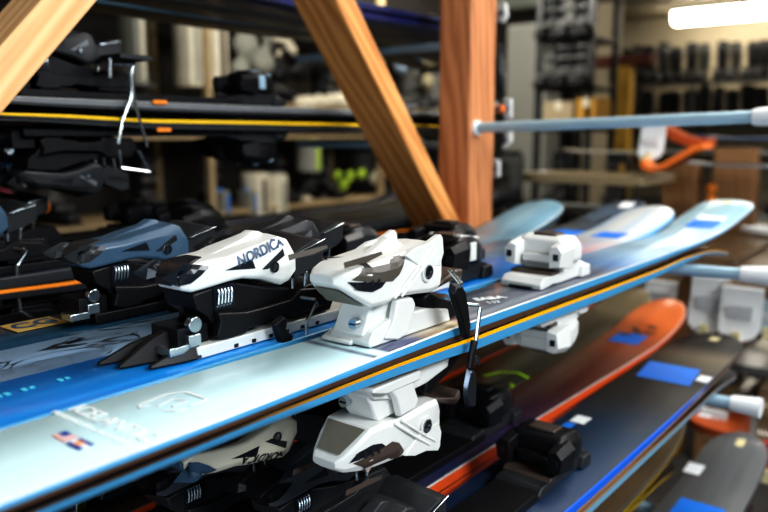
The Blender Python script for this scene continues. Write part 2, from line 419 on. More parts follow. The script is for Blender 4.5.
    # heel block ahead, wires
    mb = MB(); mb.loft([[(-.026, .043, .050), (.026, .043, .050), (.026, .043, .074), (-.026, .043, .078)], [(-.030, .066, .058), (.030, .066, .058), (.030, .066, .084), (-.030, .066, .088)], [(-.028, .080, .064), (.028, .080, .064), (.028, .080, .082), (-.028, .080, .086)]], CHAR)
    mb.tube([(.0305, .045, .0745), (.0310, .079, .083)], .0009, STEEL, 6); mb.build('heel_pedal', g, bevel=.0015)
    mb = MB(); mb.prism([(.04, .012), (.09, .012), (.098, .026), (.088, .040), (.060, .042), (.045, .036)], -.027, .027, frame); mb.build('brake_housing', g, bevel=.0015)
    if rods:
        for sd in (1, -1):
            mb = MB(); mb.tube([(sd*.020, .046, .070), (sd*.022, .0445, .040)], .0016, STEEL); mb.tube([(sd*.024, .070, .066), (sd*.024, .060, .054), (sd*.024, .058, .034)], .0018, STEEL)
            mb.build('lifter_rod', g)
    if wires:
        w = [at(x, y, 0, -.468) for x, y in ((309, 299), (315, 299.5), (317, 303), (307, 320), (306, 343))]
        for sd in (1, -1):
            mb = MB(); mb.tube([(sd*(.028 + (.011 if k else 0)), p.y-HB[1], p.z-HB[2]) for k, p in enumerate(w)], .0019, STEEL); mb.build('brake_wire', g)
        f = B_([(271, 323), (282, 315), (285.5, 318), (283.5, 330), (292, 335), (291, 344), (279.5, 345), (276, 338)], -.468)
        for sd in (1, -1): mb = MB(); mb.prism(f, sd*.037, sd*.0425, BLACK, shrink=.85); mb.build('brake_blade', g, bevel=.001)
    return g

def toe_piece(parent, body=WHITE, plate=WHITE, trim=None, dark=SOCK, wide=1.0, y=.17, stripe=None):
    """toe piece: wide body with two wings round the boot toe, over a low anti-friction plate"""
    trim = trim or BROWNP
    g = empty('toe_binding', (0, y+.004, 0), parent=parent); w = wide; g.scale = (.86, .88, .88)
    mb = MB(); mb.prism([(-.088, .0005), (-.080, .0005), (-.055, .003), (-.030, .003), (-.030, .016), (-.055, .016), (-.080, .0155), (-.090, .008)], -.031*w, .031*w, plate)
    mb.box((0, -.089, .002), (.036*w, .006, .004), dark); mb.build('friction_plate', g, bevel=.0016)
    mb = MB(); mb.prism([(-.062, .0158), (-.036, .0158), (-.036, .021), (-.058, .020)], -.0325*w, .0325*w, trim); mb.build('plate_trim', g, bevel=.001)
    mb = MB(); mb.prism([(-.040, .001), (.055, .001), (.072, .006), (.066, .016), (.035, .026), (-.005, .030), (-.040, .018)], -.030*w, .030*w, plate)
    mb.prism([(.030, .001), (.060, .001), (.058, .018), (.034, .018)], -.037*w, .037*w, plate); mb.build('toe_base', g, bevel=.0025, seg=3)
    mb = MB(); R = []
    for yy, zt, zb, ww in ((-.034, .060, .042, .034), (-.028, .064, .032, .038), (-.010, .066, .026, .040), (.012, .064, .024, .039), (.032, .056, .024, .034), (.046, .044, .024, .024)):
        ww *= w; h = zt-zb; R.append([(-ww*.8, yy, zt), (ww*.8, yy, zt), (ww, yy, zt-h*.3), (ww, yy, zb+h*.15), (ww*.85, yy, zb), (-ww*.85, yy, zb), (-ww, yy, zb+h*.15), (-ww, yy, zt-h*.3)])
    mb.loft(R, body); mb.build('toe_housing', g, bevel=.003, seg=3)
    for sd in (1, -1):
        mb = MB(); mb.loft([[(sd*(.026+a)*w, -.058, z) for a, z in ((0, .026), (.016, .028), (.019, .048), (.012, .056), (0, .054))], [(sd*(.024+a)*w, -.020, z) for a, z in ((0, .020), (.020, .022), (.023, .052), (.014, .062), (0, .060))]], body)
        mb.box((sd*.0360*w, -.0585, .041), (.008, .002, .009), dark); mb.build('toe_wing', g, bevel=.0022, seg=3)
    mb = MB(); mb.box((0, -.040, .036), (.044*w, .012, .012), body); mb.build('toe_bar', g, bevel=.0025)
    mb = MB(); mb.box((0, -.008, .0665), (.036*w, .026, .004), trim)
    if stripe:
        mb.prism([(-.02, .060), (.035, .058), (.03, .0615), (-.015, .0685)], .018*w, .028*w, stripe); mb.prism([(-.02, .060), (.035, .058), (.03, .0615), (-.015, .0685)], -.028*w, -.018*w, stripe)
        mb.box((.041*w, -.005, .045), (.003, .016, .026), stripe)
    mb.build('toe_cap', g, bevel=.0015)
    return g

def simple_brake(parent, y=-.10, w=.048, drop=.0, m=BLACK):
    g = empty('ski_brake', (0, y, 0), parent=parent)
    for sd in (1, -1):
        mb = MB(); mb.tube([(sd*.03, .03, .014), (sd*w, .02, .014), (sd*w, -.01, -.010), (sd*w, -.055, -.030)], .0018, STEEL); mb.build('brake_wire', g)
        mb = MB(); mb.prism([(-.040, -.018), (-.030, -.026), (-.085, -.048), (-.095, -.040)], sd*(w-.003), sd*(w+.003), m); mb.build('brake_blade', g, bevel=.001)
    return g

STD_TH = [(-.75, .007), (-.35, .0085), (-.15, .0125), (.1, .0145), (.3, .0145), (.5, .0115), (.75, .008), (1.1, .005)]
def make_ski(name, label, loc, hw, tailY, tipY, riseT, mats, flip=False, camber=((0, 0),), th=STD_TH, tip_shape=.16, group=None, tip_len=.36, split=.66):
    root = empty(name, loc, (0, math.pi if flip else 0, 0)); tag(root, label, 'ski', group)
    rise = [(-.9, 0), (tipY-tip_len, 0), (tipY-tip_len*.6, riseT*.10), (tipY-tip_len*.3, riseT*.48), (tipY, riseT)]
    if isinstance(hw, (int, float)): hw = [(-.75, hw*1.06), (-.4, hw*1.08), (0, hw*.97), (.35, hw*1.12), (.6, hw*1.25), (.95, hw*1.2)]
    ski_body(root, hw, tailY, tipY, rise, list(camber), th, *mats, tip_shape, split)
    root['rise'] = riseT
    return root
def sticker(parent, y, z, x, sx, sy, m, name='sticker', pitch=0.0, white=None, rz=0.0):
    mb = MB(); mb.box((0, 0, 0), (sx, sy, .0006), m)
    if white: mb.box((0, sy*.42, .0003), (sx*.9, sy*.3, .0006), white)
    o = mb.build(name, parent); o.location = (x, y, z); o.rotation_euler = (pitch, 0, rz); return o

EDGE = plain('steel_edge_pale', (.62, .63, .60), .35, .2, var=.1)
DKEDGE = plain('steel_edge_dark', (.20, .21, .22), .35, .5, var=.1)
SIDEBLUE = plain('sidewall_sky_blue', (.06, .28, .50), .4, var=.08)
SIDEBROWN = plain('sidewall_brown_core', (.075, .035, .018), .5, var=.3)
SIDEGOLD = plain('sidewall_gold', (.85, .46, .01), .4, var=.08)
BASEBLK = plain('base_black', (.015, .015, .018), .3)
SIDEFADE = topsheet('sidewall_gold_fading', [(-.7, (.06, .035, .025)), (-.38, (.06, .035, .02)), (-.26, (.6, .30, .01)), (-.1, (.95, .46, .0)), (1.1, (.95, .46, .0))], -.7, 1.1, streak=0, coat=0)
STICKB = plain('blue_sticker', (.02, .20, .72), .4, var=.1, scale=30)
STICKW = plain('white_sticker', (.82, .84, .85), .5, var=.03)
CREAMT = plain('cream_tab', (.70, .62, .36), .5, var=.08)

ICE = (.60, .84, .90); ICE2 = (.64, .86, .90); NV = (.025, .035, .10); GN = (.085, .095, .13)
topA = topsheet('topsheet_ice_blue', [(-.60, ICE), (-.232, ICE2), (-.230, NV), (-.222, NV), (-.2215, ICE2), (-.214, ICE2), (-.2135, NV), (-.165, (.05, .06, .15)), (-.150, (.30, .22, .16)), (-.095, (.50, .38, .20)), (-.078, (.28, .10, .08)), (-.070, GN), (.26, GN), (.33, (.10, .22, .45)), (.42, (.30, .48, .66)), (.56, (.40, .58, .68)), (.80, (.36, .56, .64)), (1.1, (.28, .48, .56))], -.6, 1.1, streak=.25, streakcol=(.86, .95, .96))
topB = topsheet('topsheet_royal_blue', [(-.6, (.0, .16, .52)), (.33, (.0, .15, .50)), (.42, (.02, .10, .35)), (.50, (.45, .25, .27)), (.58, (.65, .55, .55)), (.66, (.66, .70, .72)), (1.1, (.74, .76, .74))], -.6, 1.1, streak=.55, streakcol=(.03, .36, .78), sx=10, sy=.5)
topC = topsheet('topsheet_marble', [(-.6, (.26, .40, .58)), (.1, (.20, .32, .48)), (.5, (.06, .08, .11)), (1.1, (.035, .04, .05))], -.6, 1.1, streak=.3, streakcol=(.30, .40, .50), veins=(.004, .006, .012))
topD = topsheet('topsheet_teal', [(-.6, (.004, .04, .085)), (.3, (.01, .05, .09)), (.5, (.13, .22, .28)), (.7, (.22, .38, .48)), (1.1, (.30, .48, .58))], -.6, 1.1, streak=.25, streakcol=(.03, .12, .17))
topDk = topsheet('topsheet_black', [(-.6, (.008, .01, .014)), (1.1, (.02, .03, .045))], -.6, 1.1, streak=.35, streakcol=(.05, .07, .09))
topN = topsheet('topsheet_navy', [(-.6, (.01, .02, .06)), (1.1, (.03, .06, .16))], -.6, 1.1, streak=.3, streakcol=(.06, .10, .2))
topK = topsheet('topsheet_navy_to_charcoal', [(-.6, (.006, .02, .06)), (.1, (.006, .03, .085)), (.34, (.012, .035, .07)), (.50, (.03, .028, .025)), (.66, (.025, .022, .02)), (.78, (.15, .12, .08)), (.85, (.012, .012, .013)), (1.3, (.012, .012, .013))], -.6, 1.3, streak=.35, streakcol=(.07, .06, .05), sx=8, sy=1.5, rough=.5, coat=0)
topO = topsheet('topsheet_navy_to_orange', [(-.6, (.01, .02, .06)), (.02, (.015, .025, .07)), (.22, (.04, .022, .05)), (.40, (.07, .022, .015)), (.60, (.17, .045, .02)), (.72, (.50, .11, .03)), (.85, (.85, .22, .06)), (1.3, (.85, .27, .09))], -.6, 1.3, streak=.25, streakcol=(.20, .07, .04), sx=8, sy=2)
topL = topsheet('topsheet_dark_olive', [(-.6, (.01, .012, .02)), (.3, (.015, .015, .012)), (.6, (.05, .045, .03)), (.9, (.16, .13, .08)), (1.3, (.22, .18, .11))], -.6, 1.3, streak=.3, streakcol=(.10, .09, .05))
topG = topsheet('topsheet_grey_wood', [(-.6, (.10, .10, .10)), (.8, (.13, .135, .14)), (1.3, (.17, .175, .18))], -.6, 1.3, streak=.3, streakcol=(.05, .05, .05))
topR = topsheet('topsheet_brown', [(-.6, (.08, .05, .03)), (.8, (.13, .09, .05)), (1.3, (.16, .12, .08))], -.6, 1.3, streak=.3, streakcol=(.03, .02, .02))
def sw(name, col): return plain('sidewall_'+name, col, .4, var=.1)
SW_OR = sw('orange', (.90, .28, .03)); SW_YE = sw('yellow', (.95, .60, .02)); SW_LIME = sw('lime', (.40, .62, .01)); SW_RED = sw('red_orange', (.70, .10, .02))
SW_RB = topsheet('sidewall_royal_fading', [(-.6, (.01, .14, .75)), (.45, (.01, .12, .6)), (.66, (.03, .035, .05)), (1.1, (.02, .02, .02))], -.6, 1.1, streak=0, coat=0); SW_DK = sw('dark', (.02, .022, .026)); SW_TE = sw('teal', (.02, .07, .10)); SW_GR = sw('grey', (.16, .17, .18)); SW_BR = sw('tan', (.30, .18, .10)); SW_LB = sw('pale_blue', (.16, .34, .48))

# --- front pair -------------------------------------------------------------------
hwA = [(-.72, .050), (-.5, .0470), (-.36, .0460), (-.23, .0415), (-.09, .0385), (.05, .0405), (.2, .0440), (.42, .0500), (.60, .0530), (.80, .0550), (.95, .0560), (1.1, .055)]
thA = [(-.72, .0065), (-.36, .0080), (-.2, .0115), (-.06, .0145), (.25, .0150), (.5, .0120), (.75, .0070), (1.1, .0045)]
A = make_ski('ski', 'ice-blue ski on top in front, white smoked-window binding, flag decals on its tail', (AX, AY, AZ), hwA, -.70, 1.07, .040, (topA, SIDEBLUE, SIDEBROWN, BASEBLK, EDGE), th=thA, tip_shape=.075, tip_len=.50, split=.60)
heel_white(A); brake_front(A, (AX, AY, AZ)); toe_piece(A)
ZT = .0003
text('lettering', 'ICELANTIC', .0175, PALEINK, A, Matrix.Translation((-.003, .247-AY+.0, ZT)), bold=.0002)
text('small_print', 'HANDMADE IN COLORADO', .0065, PALEINK, A, Matrix.Translation((-.008, .234-AY, ZT)))
mb = MB()                                     # mountain-shaped emblem ahead of the lettering
for pts in ([(-.016, .276), (-.019, .300), (-.012, .312), (.010, .312), (.013, .304), (.012, .296)], [(-.004, .282), (-.008, .298), (.004, .300), (.004, .288)], [(.006, .280), (.014, .284), (.014, .292)], [(-.016, .276), (-.011, .274), (-.009, .280)]):
    mb.tube([(x, y-AY, ZT) for x, y in pts], .0014, PALEINK, 6)
o = mb.build('emblem', A)
for v in o.data.vertices: v.co.z = ZT + (v.co.z-ZT)*.15
FR = plain('flag_red', (.80, .25, .25), .5); FB = plain('flag_navy', (.01, .06, .32), .5); FW = plain('flag_white', (.85, .86, .86), .5); FY = plain('flag_yellow', (.9, .55, .05), .5)
mb = MB()
fx, fy = -.004, .2165-AY
for k in range(5): mb.box((fx, fy-.0035+k*.0019, ZT), (.015, .00095, .0004), FR)
for k in range(4): mb.box((fx, fy-.0026+k*.0019, ZT), (.015, .00095, .0004), FW)
mb.box((fx-.0035, fy+.0024, ZT+.0003), (.007, .0048, .0004), FB); mb.build('flag_decal', A)
mb = MB(); fx = .0135
mb.box((fx, fy+.0035, ZT), (.0145, .003, .0004), FB); mb.box((fx, fy-.0035, ZT), (.0145, .003, .0004), FB); mb.box((fx, fy, ZT), (.0145, .004, .0004), FW)
mb.disc((fx-.001, fy, ZT+.0003), .0030, .0004, FR, ax=2); mb.disc((fx-.001, fy, ZT+.0006), .0015, .0004, FY, ax=2); mb.build('flag_decal', A)
text('lettering', 'SABA', .0165, PALEINK, A, Matrix.Translation((-.000, .713-AY, ZT)) @ Matrix.Rotation(math.radians(62), 4, 'Z'), bold=.0005)
text('small_print', '117', .012, PALEINK, A, Matrix.Translation((.014, .698-AY, ZT)) @ Matrix.Rotation(math.radians(62), 4, 'Z'), bold=.0003)

def tip_z(o, y, tipY, tip_len=.36):
    r = o['rise']; return sinterp([(-.9, 0), (tipY-tip_len, 0), (tipY-tip_len*.6, r*.10), (tipY-tip_len*.3, r*.48), (tipY, r)], y)
def tip_sticker(o, y0, y1, x, w, tipY, m, tip_len=.36, white=None, name='sticker', skew=0.0):
    mb = MB(); n = 6; z = lambda y: tip_z(o, y, tipY, tip_len) + .0007
    for k in range(n):
        a, b = y0+(y1-y0)*k/n, y0+(y1-y0)*(k+1)/n
        mm = white if (white and k >= n-2) else m
        sa, sb = skew*(a-y0), skew*(b-y0)
        mb.faces([(x-w/2+sa, a, z(a)), (x+w/2+sa, a, z(a)), (x+w/2+sb, b, z(b)), (x-w/2+sb, b, z(b))], [(0, 1, 2, 3)], mm)
    return mb.build(name, o, smooth=False)
tip_sticker(A, .79, .905, .006, .052, 1.07, STICKB, .50, STICKW)
tip_sticker(A, 1.025, 1.05, -.004, .014, 1.07, CREAMT, .50, name='tip_tab')

camA = [(-.72, -.014), (-.36, -.0145), (-.2, -.008), (-.06, 0), (.25, .002), (.45, 0), (.55, -.004), (1.1, -.006)]
# underside partner: topsheet faces down
NOSMK = plain('smoked_black', (.02, .02, .022), .12, var=.3)
A2 = make_ski('ski', 'upside-down sky-blue ski beneath the ice-blue one, white binding hanging under it', (AX, AY, AZ-.0325), hwA, -.70, .93, .040, (topA, SIDEBLUE, SIDEFADE, BASEBLK, EDGE), flip=True, camber=camA, th=thA, tip_shape=.17, tip_len=.36, split=.74)
heel_white(A2, insert=BROWNP); toe_piece(A2)

# --- blue pair --------------------------------------------------------------------
hwB = [(-.7, .046), (-.4, .0455), (0, .0420), (.3, .0450), (.55, .050), (.75, .056), (.85, .056), (1.0, .054)]
Bs = make_ski('ski', 'royal blue ski just behind the ice-blue one, white lettered heel binding on a white track', (BX, BY, BZ), hwB, -.62, .955, .036, (topB, SIDEBLUE, SIDEBROWN, BASEBLK, SIDEBLUE), tip_shape=.12)
heel_lettered(Bs, insert=plain('smoked_clear', (.012, .016, .022), .3, var=.4, scale=40))
toe_piece(Bs, BLACK, CHAR, BROWNP, stripe=WHITE)
mb = MB()
LB = plain('cyan_print', (.10, .60, .78), .5, var=.05)
for k, (yy, n) in enumerate(((-.405, 3), (-.385, 3), (-.362, 2), (-.335, 2))):
    for j in range(n): mb.box((-.012, yy+j*.0055, .0004), (.004 if j % 2 else .006, .0035, .0004), LB)
mb.build('small_print', Bs)
tip_sticker(Bs, .665, .725, .0, .05, .955, STICKB)
B2 = make_ski('ski', 'upside-down blue ski under the royal blue one, its ivory lettered heel hanging below', (BX, BY, BZ-.0325), hwB, -.62, .98, .040, (topB, SIDEBLUE, SIDEGOLD, BASEBLK, EDGE), flip=True, camber=camA, tip_shape=.17)
gB = heel_lettered(B2, shell=IVORY, insert=BLUEGREY, track=CHAR, wires=False, rods=False, letters=CHAR, ramp=False); gB.scale = (.95, .98, .95); toe_piece(B2, CHAR, CHAR)

def pair(x, y, z, hw, top, side, line, labT, labB, heelkw, toekw, tipT=1.0, tipB=.96, riseT=.04, tail=-.62, base=BASEBLK, edge=DKEDGE, gap=.031, bottom=True, topB_=None, sideB=None, lineB=None, under=True, over=True, tip_shape=.16, group=None):
    o = make_ski('ski', labT, (x, y, z), hw, tail, tipT, riseT, (top, side, line, base, edge), tip_shape=tip_shape, group=group)
    if over: heel_lettered(o, **heelkw); toe_piece(o, **toekw)
    u = None
    if bottom:
        u = make_ski('ski', labB, (x, y, z-gap), hw, tail, tipB, riseT, (topB_ or top, sideB or side, lineB or line, base, edge), flip=True, camber=[(a, b*.8) for a, b in camA], tip_shape=tip_shape, group=group)
        if under: heel_lettered(u, **heelkw); toe_piece(u, **toekw)
    return o, u
DKH = dict(shell=CHAR, frame=BLACK, insert=BLACK, track=BLACK, letters=DKEDGE, word=None, wires=False, ramp=False)
BLH = dict(shell=BLUEGREY, frame=BLACK, insert=CHAR, track=BLACK, letters=STEEL, word=None, wires=True, ramp=False)
DKT = dict(body=BLACK, plate=CHAR, trim=CHAR)
BLT = dict(body=CHAR, plate=BLACK, trim=BROWNP)

C1, C2 = pair(-.592, .73, -.182, .046, topC, SW_TE, SW_DK, 'marbled slate-blue ski behind the royal blue one, black-veined top', 'upside-down dark ski under the marbled slate-blue one', DKH, DKT, tipT=.93, tipB=.90)
tip_sticker(C1, .50, .62, 0, .06, .93, STICKB); tip_sticker(C1, .86, .90, 0, .028, .93, STICKW)
D1, D2 = pair(-.690, .625, -.184, .046, topD, SW_TE, SW_TE, 'dark teal ski with a tan lettered patch, blue-grey heel binding, third from the front ski', 'upside-down dark teal ski under the one with the tan patch', BLH, BLT, tipT=.81, tipB=.78, edge=EDGE, riseT=.05, tip_shape=.10)
E1, E2 = pair(-.940, .55, -.168, .045, topDk, SW_DK, SW_DK, 'black ski with an orange stripe along its side, behind the dark teal ski', 'upside-down ski with orange side beneath the black one behind the teal', BLH, DKT, tipT=1.0, lineB=SW_OR, sideB=SW_DK)
F1, F2 = pair(-1.045, .62, -.168, .045, topDk, SW_DK, SW_DK, 'black ski with a yellow stripe along its side, behind the orange-striped one', 'upside-down ski with yellow side at the back of the middle shelf', DKH, DKT, tipT=1.0, lineB=SW_YE, sideB=SW_DK)
G1, G2 = pair(-1.16, .60, -.172, .045, topN, SW_DK, SW_DK, 'navy ski at the very back of the middle shelf, red and blue tip', 'upside-down navy ski at the very back of the middle shelf', DKH, DKT, tipT=1.05, under=False)
tip_sticker(E1, .80, .90, 0, .06, 1.0, STICKB)
tan = plain('tan_patch', (.55, .36, .10), .5)
mb = MB(); mb.box((0, 0, 0), (.036, .050, .0005), tan); o = mb.build('patch', D1); o.location = (-.022, .348-.625, .0006)
text('lettering', 'CG', .030, NAVYT, D1, Matrix.Translation((-.022, .348-.625, .0011)) @ Matrix.Rotation(math.radians(90), 4, 'Z'), bold=.0008)

SLH = dict(DKH, shell=plain('slate_plastic', (.07, .078, .09), .35, var=.2), frame=CHAR)
# --- lower shelf ------------------------------------------------------------------
hwK = [(-.75, .064), (-.3, .063), (0, .060), (.15, .063), (.5, .065), (.8, .063), (1.2, .060)]
K1 = make_ski('ski', 'wide charcoal ski with a blue sticker near its round tip, lower shelf front', (-.374, .62, -.403), hwK, -.6, .965, .004, (topK, SW_RB, SW_BR, BASEBLK, SW_RB), tip_shape=.14)
K2 = make_ski('ski', 'upside-down wide ski beneath the charcoal one with the blue sticker', (-.374, .62, -.434), hwK, -.6, .93, .03, (topDk, SW_LB, SW_BR, BASEBLK, EDGE), flip=True, tip_shape=.14)
toe_piece(K1, BLACK, CHAR, BROWNP, wide=1.1); heel_lettered(K1, **DKH)
toe_piece(K2, **DKT); heel_lettered(K2, **DKH)
tip_sticker(K1, .60, .70, .0, .088, .985, STICKB, skew=-.10); tip_sticker(K1, .635, .67, .052, .02, .985, STICKW, name='tag'); tip_sticker(K1, .90, .93, 0, .016, .985, CREAMT, name='tip_tab')
tip_sticker(K1, .34, .37, -.035, .022, 1.02, STICKW, name='tag'); tip_sticker(K1, .31, .335, -.04, .014, 1.02, STICKB)
hwO = [(-.75, .047), (-.3, .047), (0, .044), (.3, .047), (.6, .054), (.85, .057), (1.3, .055)]
O1 = make_ski('ski', 'ski fading from navy to bright orange at its broad tip, blue sticker', (-.503, .69, -.40), hwO, -.66, .985, .040, (topO, SW_RED, SW_RED, BASEBLK, EDGE), tip_shape=.15)
O2 = make_ski('ski', 'upside-down red-edged ski beneath the navy to orange one', (-.503, .69, -.431), hwO, -.66, .93, .04, (topO, SW_RED, SW_RED, BASEBLK, EDGE), flip=True, tip_shape=.15)
toe_piece(O1, **DKT); heel_lettered(O1, **SLH); toe_piece(O2, **DKT); heel_lettered(O2, **DKH)
tip_sticker(O1, .70, .77, -.004, .058, .985, STICKB)
mb = MB(); dkp = plain('dark_print', (.10, .05, .03), .5)
for k, (yy, xx) in enumerate(((.76, -.02), (.78, .0), (.80, -.012), (.82, .014), (.79, .02))):
    z = tip_z(O1, yy, .985)+.0008; mb.box((xx, yy, z), (.020, .016, .0006), dkp, rz=.6+k*.5, rx=.05)
mb.build('printed_motif', O1, smooth=False)
mb = MB(); mb.box((-.008, -.04, .0007), (.030, .05, .0006), plain('brown_print', (.14, .05, .02), .5), rz=.3); mb.build('printed_patch', O1)
L1, L2 = pair(-.607, .64, -.402, .046, topL, SW_LIME, SW_LIME, 'dark olive ski with lime green side and a lime curl on top, lower shelf', 'upside-down lime-edged ski beneath the dark olive one', SLH, DKT, tipT=1.12, tipB=1.05)
mb = MB(); lime = plain('lime_print', (.35, .60, .02), .5)
curl = [at(x, y, 2, -.4015) for x, y in ((484, 376), (500, 372), (518, 373), (530, 379), (528, 386), (519, 389), (512, 384), (515, 391), (522, 394), (535, 390))]
mb.tube([(p.x+.607, p.y-.64, .0008) for p in curl], .0042, lime, 6); o = mb.build('printed_curl', L1)
for v in o.data.vertices: v.co.z = .0008 + (v.co.z-.0008)*.12
M1, M2 = pair(-.730, .62, -.402, .047, topR, SW_RED, SW_RED, 'brown ski with red-orange side behind the lime-edged one', 'upside-down red-edged ski beneath the brown one on the lower shelf', SLH, DKT, tipT=1.16, tipB=1.05)
N1, N2 = pair(-.97, .60, -.402, .046, topL, SW_DK, SW_DK, 'dull tan-tipped ski at the back of the lower shelf', 'upside-down dark ski at the back of the lower shelf', DKH, DKT, tipT=1.1)
# --- third shelf ------------------------------------------------------------------
P1, P2 = pair(-.318, .55, -.640, .050, topG, SW_DK, SW_GR, 'grey wood-grained ski with a bright blue sticker, bottom shelf front', 'upside-down dark ski beneath the grey wood-grained one', DKH, DKT, tipT=1.06, over=True, under=False, riseT=.035, tip_shape=.13)
tip_sticker(P1, .66, .76, 0, .075, 1.06, STICKB); tip_sticker(P1, .86, .90, -.05, .03, 1.06, FW, name='white_patch'); tip_sticker(P1, 1.0, 1.03, 0, .016, 1.06, CREAMT, name='tip_tab')  # the white piece is a plain patch by the left edge
Q1, Q2 = pair(-.475, .60, -.625, .050, topR, SW_DK, SW_YE, 'dark brown ski with yellow scroll print on the bottom shelf', 'upside-down dark ski beneath the yellow-scrolled brown one', DKH, DKT, tipT=1.02, over=True, under=False)
mb = MB(); yp = plain('yellow_print', (.65, .36, .03), .5)
for k in range(5): mb.tube([(-.03+.02*math.sin(j*.9+k), .50+k*.07+j*.012, .0009) for j in range(6)], .003, yp, 5)
mb.build('printed_scrolls', Q1)
tip_sticker(Q1, .42, .50, .0, .06, 1.02, STICKB)
R1, R2 = pair(-.60, .60, -.625, .046, topN, SW_DK, SW_DK, 'navy ski at the back of the bottom shelf', 'upside-down navy ski at the back of the bottom shelf', DKH, DKT, under=False)
# --- upper shelf (eye level, behind the braces) -------------------------------------
U1, U2 = pair(-.998, .72, .0485, .046, topDk, SW_GR, SW_DK, 'black ski with yellow stripe at eye level behind the diagonal braces', 'upside-down black ski under the yellow-striped one at eye level', DKH, dict(DKT, stripe=plain('powder_blue_highlight', (.35, .50, .60), .35)), gap=.040, edge=EDGE, tail=-.66, lineB=SW_YE, sideB=SW_DK)  # toe stripe colour paints in the bluish highlights on the black toe piece
V1, V2 = pair(-1.115, .76, .046, .046, topDk, SW_DK, SW_DK, 'black ski second from the front of the eye-level shelf', 'upside-down black ski second from the front at eye level', BLH, DKT, tail=-.66, over=False)
W1, W2 = pair(-1.235, .70, .046, .046, topN, SW_DK, SW_DK, 'navy ski at the back of the eye-level shelf', 'upside-down navy ski at the back of the eye-level shelf', DKH, BLT, tail=-.66, over=False, under=False)
for k, (x, t, s_) in enumerate(((-.998, topN, sw('deep_navy', (.01, .015, .10))), (-1.115, topG, SW_GR), (-1.235, topR, SW_LB))):
    cn = ('deep navy', 'grey', 'brown')[k]
    pair(x, .72+.02*k, .250, .047, t, s_, s_, cn + ' ski lying on the top shelf above eye level', 'upside-down ' + cn + ' ski on the top shelf, seen from below', DKH, BLT, tail=-.66, over=False, under=(k == 0 and False))
for yy, zz in ((-.045, .0), (-.04, -.040)):
    mb = MB(); mb.box((.0475, yy, zz-.001), (.004, .024, .006), SW_OR); mb.build('edge_clip', U1, bevel=.001)
# brake loops of the eye-level pair
mb = MB(); q = lambda x, y, X=-.94: at(x, y, 0, X) - Vector((-.998, .72, .0485))
mb.tube([q(134, 62), q(131, 76), q(132, 84), q(131, 98), q(122, 122), q(118, 144)], .0026, STEEL)
mb.tube([q(132, 84), q(136, 108), q(146, 142), q(147, 147)], .0022, STEEL)
mb.tube([q(120, 150), q(121, 168), q(150, 172), q(138, 150)], .0026, STEEL)
mb.box(q(126, 58), (.05, .05, .006), CHAR); mb.tube([q(110, 58), q(110, 78)], .003, STEEL); mb.tube([q(110, 64), q(132, 64)], .0025, STEEL)
mb.build('brake_loop', U1)

# ---------------------------------------------------------------- RACK
W1m = wood('fir_post', (.60, .27, .12), (.36, .13, .05), 1.0); W2m = wood('fir_brace', (.78, .38, .13), (.50, .19, .05), 4.0)
W3m = wood('fir_brace_pale', (.88, .55, .28), (.66, .33, .13), 9.0)
rack = empty('ski_rack', (-.84, 1.34, -1.32)); tag(rack, 'timber ski rack post with two diagonal braces and pale blue metal arms', 'rack')
def beam(name, a, b, wx, wy, mat, parent):
    a, b = Vector(a), Vector(b); d = b-a; L = d.length
    mb = MB(); mb.box((0, 0, 0), (wx, wy, L), mat); o = mb.build(name, parent, bevel=.003, smooth=True)
    z = d.normalized(); x = Vector((1, 0, 0)); y = z.cross(x).normalized(); x = y.cross(z)
    M = Matrix((x, y, z)).transposed().to_4x4(); M.translation = (a+b)/2 - parent.location
    o.matrix_local = M; return o
beam('post', (-.8375, 1.340, -1.32), (-.8375, 1.340, 1.28), .075, .098, W1m, rack)
beam('post', (-.8375, -.75, -1.32), (-.8375, -.75, 1.28), .075, .098, W1m, rack)
p0 = at(454, 225, 0, -.80); p1 = at(346, 0, 0, -.80); d = (p1-p0).normalized()
beam('brace', p0 - d*.10 - Vector((.0445, 0, 0)), p0 + d*.95 - Vector((.0445, 0, 0)), .089, .040, W2m, rack)
p0 = at(0, 82, 0, -.80); p1 = at(71, 0, 0, -.80); d = (p1-p0).normalized()
beam('brace', p0 - d*1.1 - Vector((.0445, 0, 0)), p0 + d*.60 - Vector((.0445, 0, 0)), .089, .043, W3m, rack)
PIPE = plain('pale_blue_pipe', (.40, .55, .64), .35, .2, var=.06); CAP = plain('white_end_cap', (.82, .84, .84), .45, var=.03)
def arm(Y, z0, z1, x1=-.285, r=.0102, x0=-.80):
    mb = MB(); mb.tube([Vector((x0, Y, z0))-rack.location, Vector((x1, Y, z1))-rack.location], r, PIPE, 16); a = mb.build('arm', rack)
    mb = MB(); e = Vector((x1, Y, z1))-rack.location
    mb.tube([e+Vector((-.002, 0, 0)), e+Vector((.006, 0, 0)), e+Vector((.03, 0, .001)), e+Vector((.045, 0, .001))], r*1.25, CAP, 16, r*1.7); mb.build('end_cap', a)
    mb = MB(); mb.disc(Vector((x0+.003, Y, z0))-rack.location, r*1.5, .006, CAP, ax=0); mb.build('flange', a)
for z0, z1 in ((.014, .0285), (-.243, -.226), (-.470, -.448)): arm(1.315, z0, z1)
for z0, z1 in ((.0, .010), (-.243, -.226), (-.470, -.448)): arm(-.75, z0, z1)
arm(1.315, -.70, -.675); arm(-.75, -.70, -.675)
mb = MB()                                                   # the arms on the far side of the posts carry the back skis
for Y in (1.34, -.75):
    for z in (-.008, -.218, -.450, .196, -.675):
        mb = MB(); mb.tube([Vector((-.875, Y, z-.0135-.0))-rack.location, Vector((-1.32, Y, z-.0135))-rack.location], .0095, PIPE, 10); mb.build('rear_arm', rack)

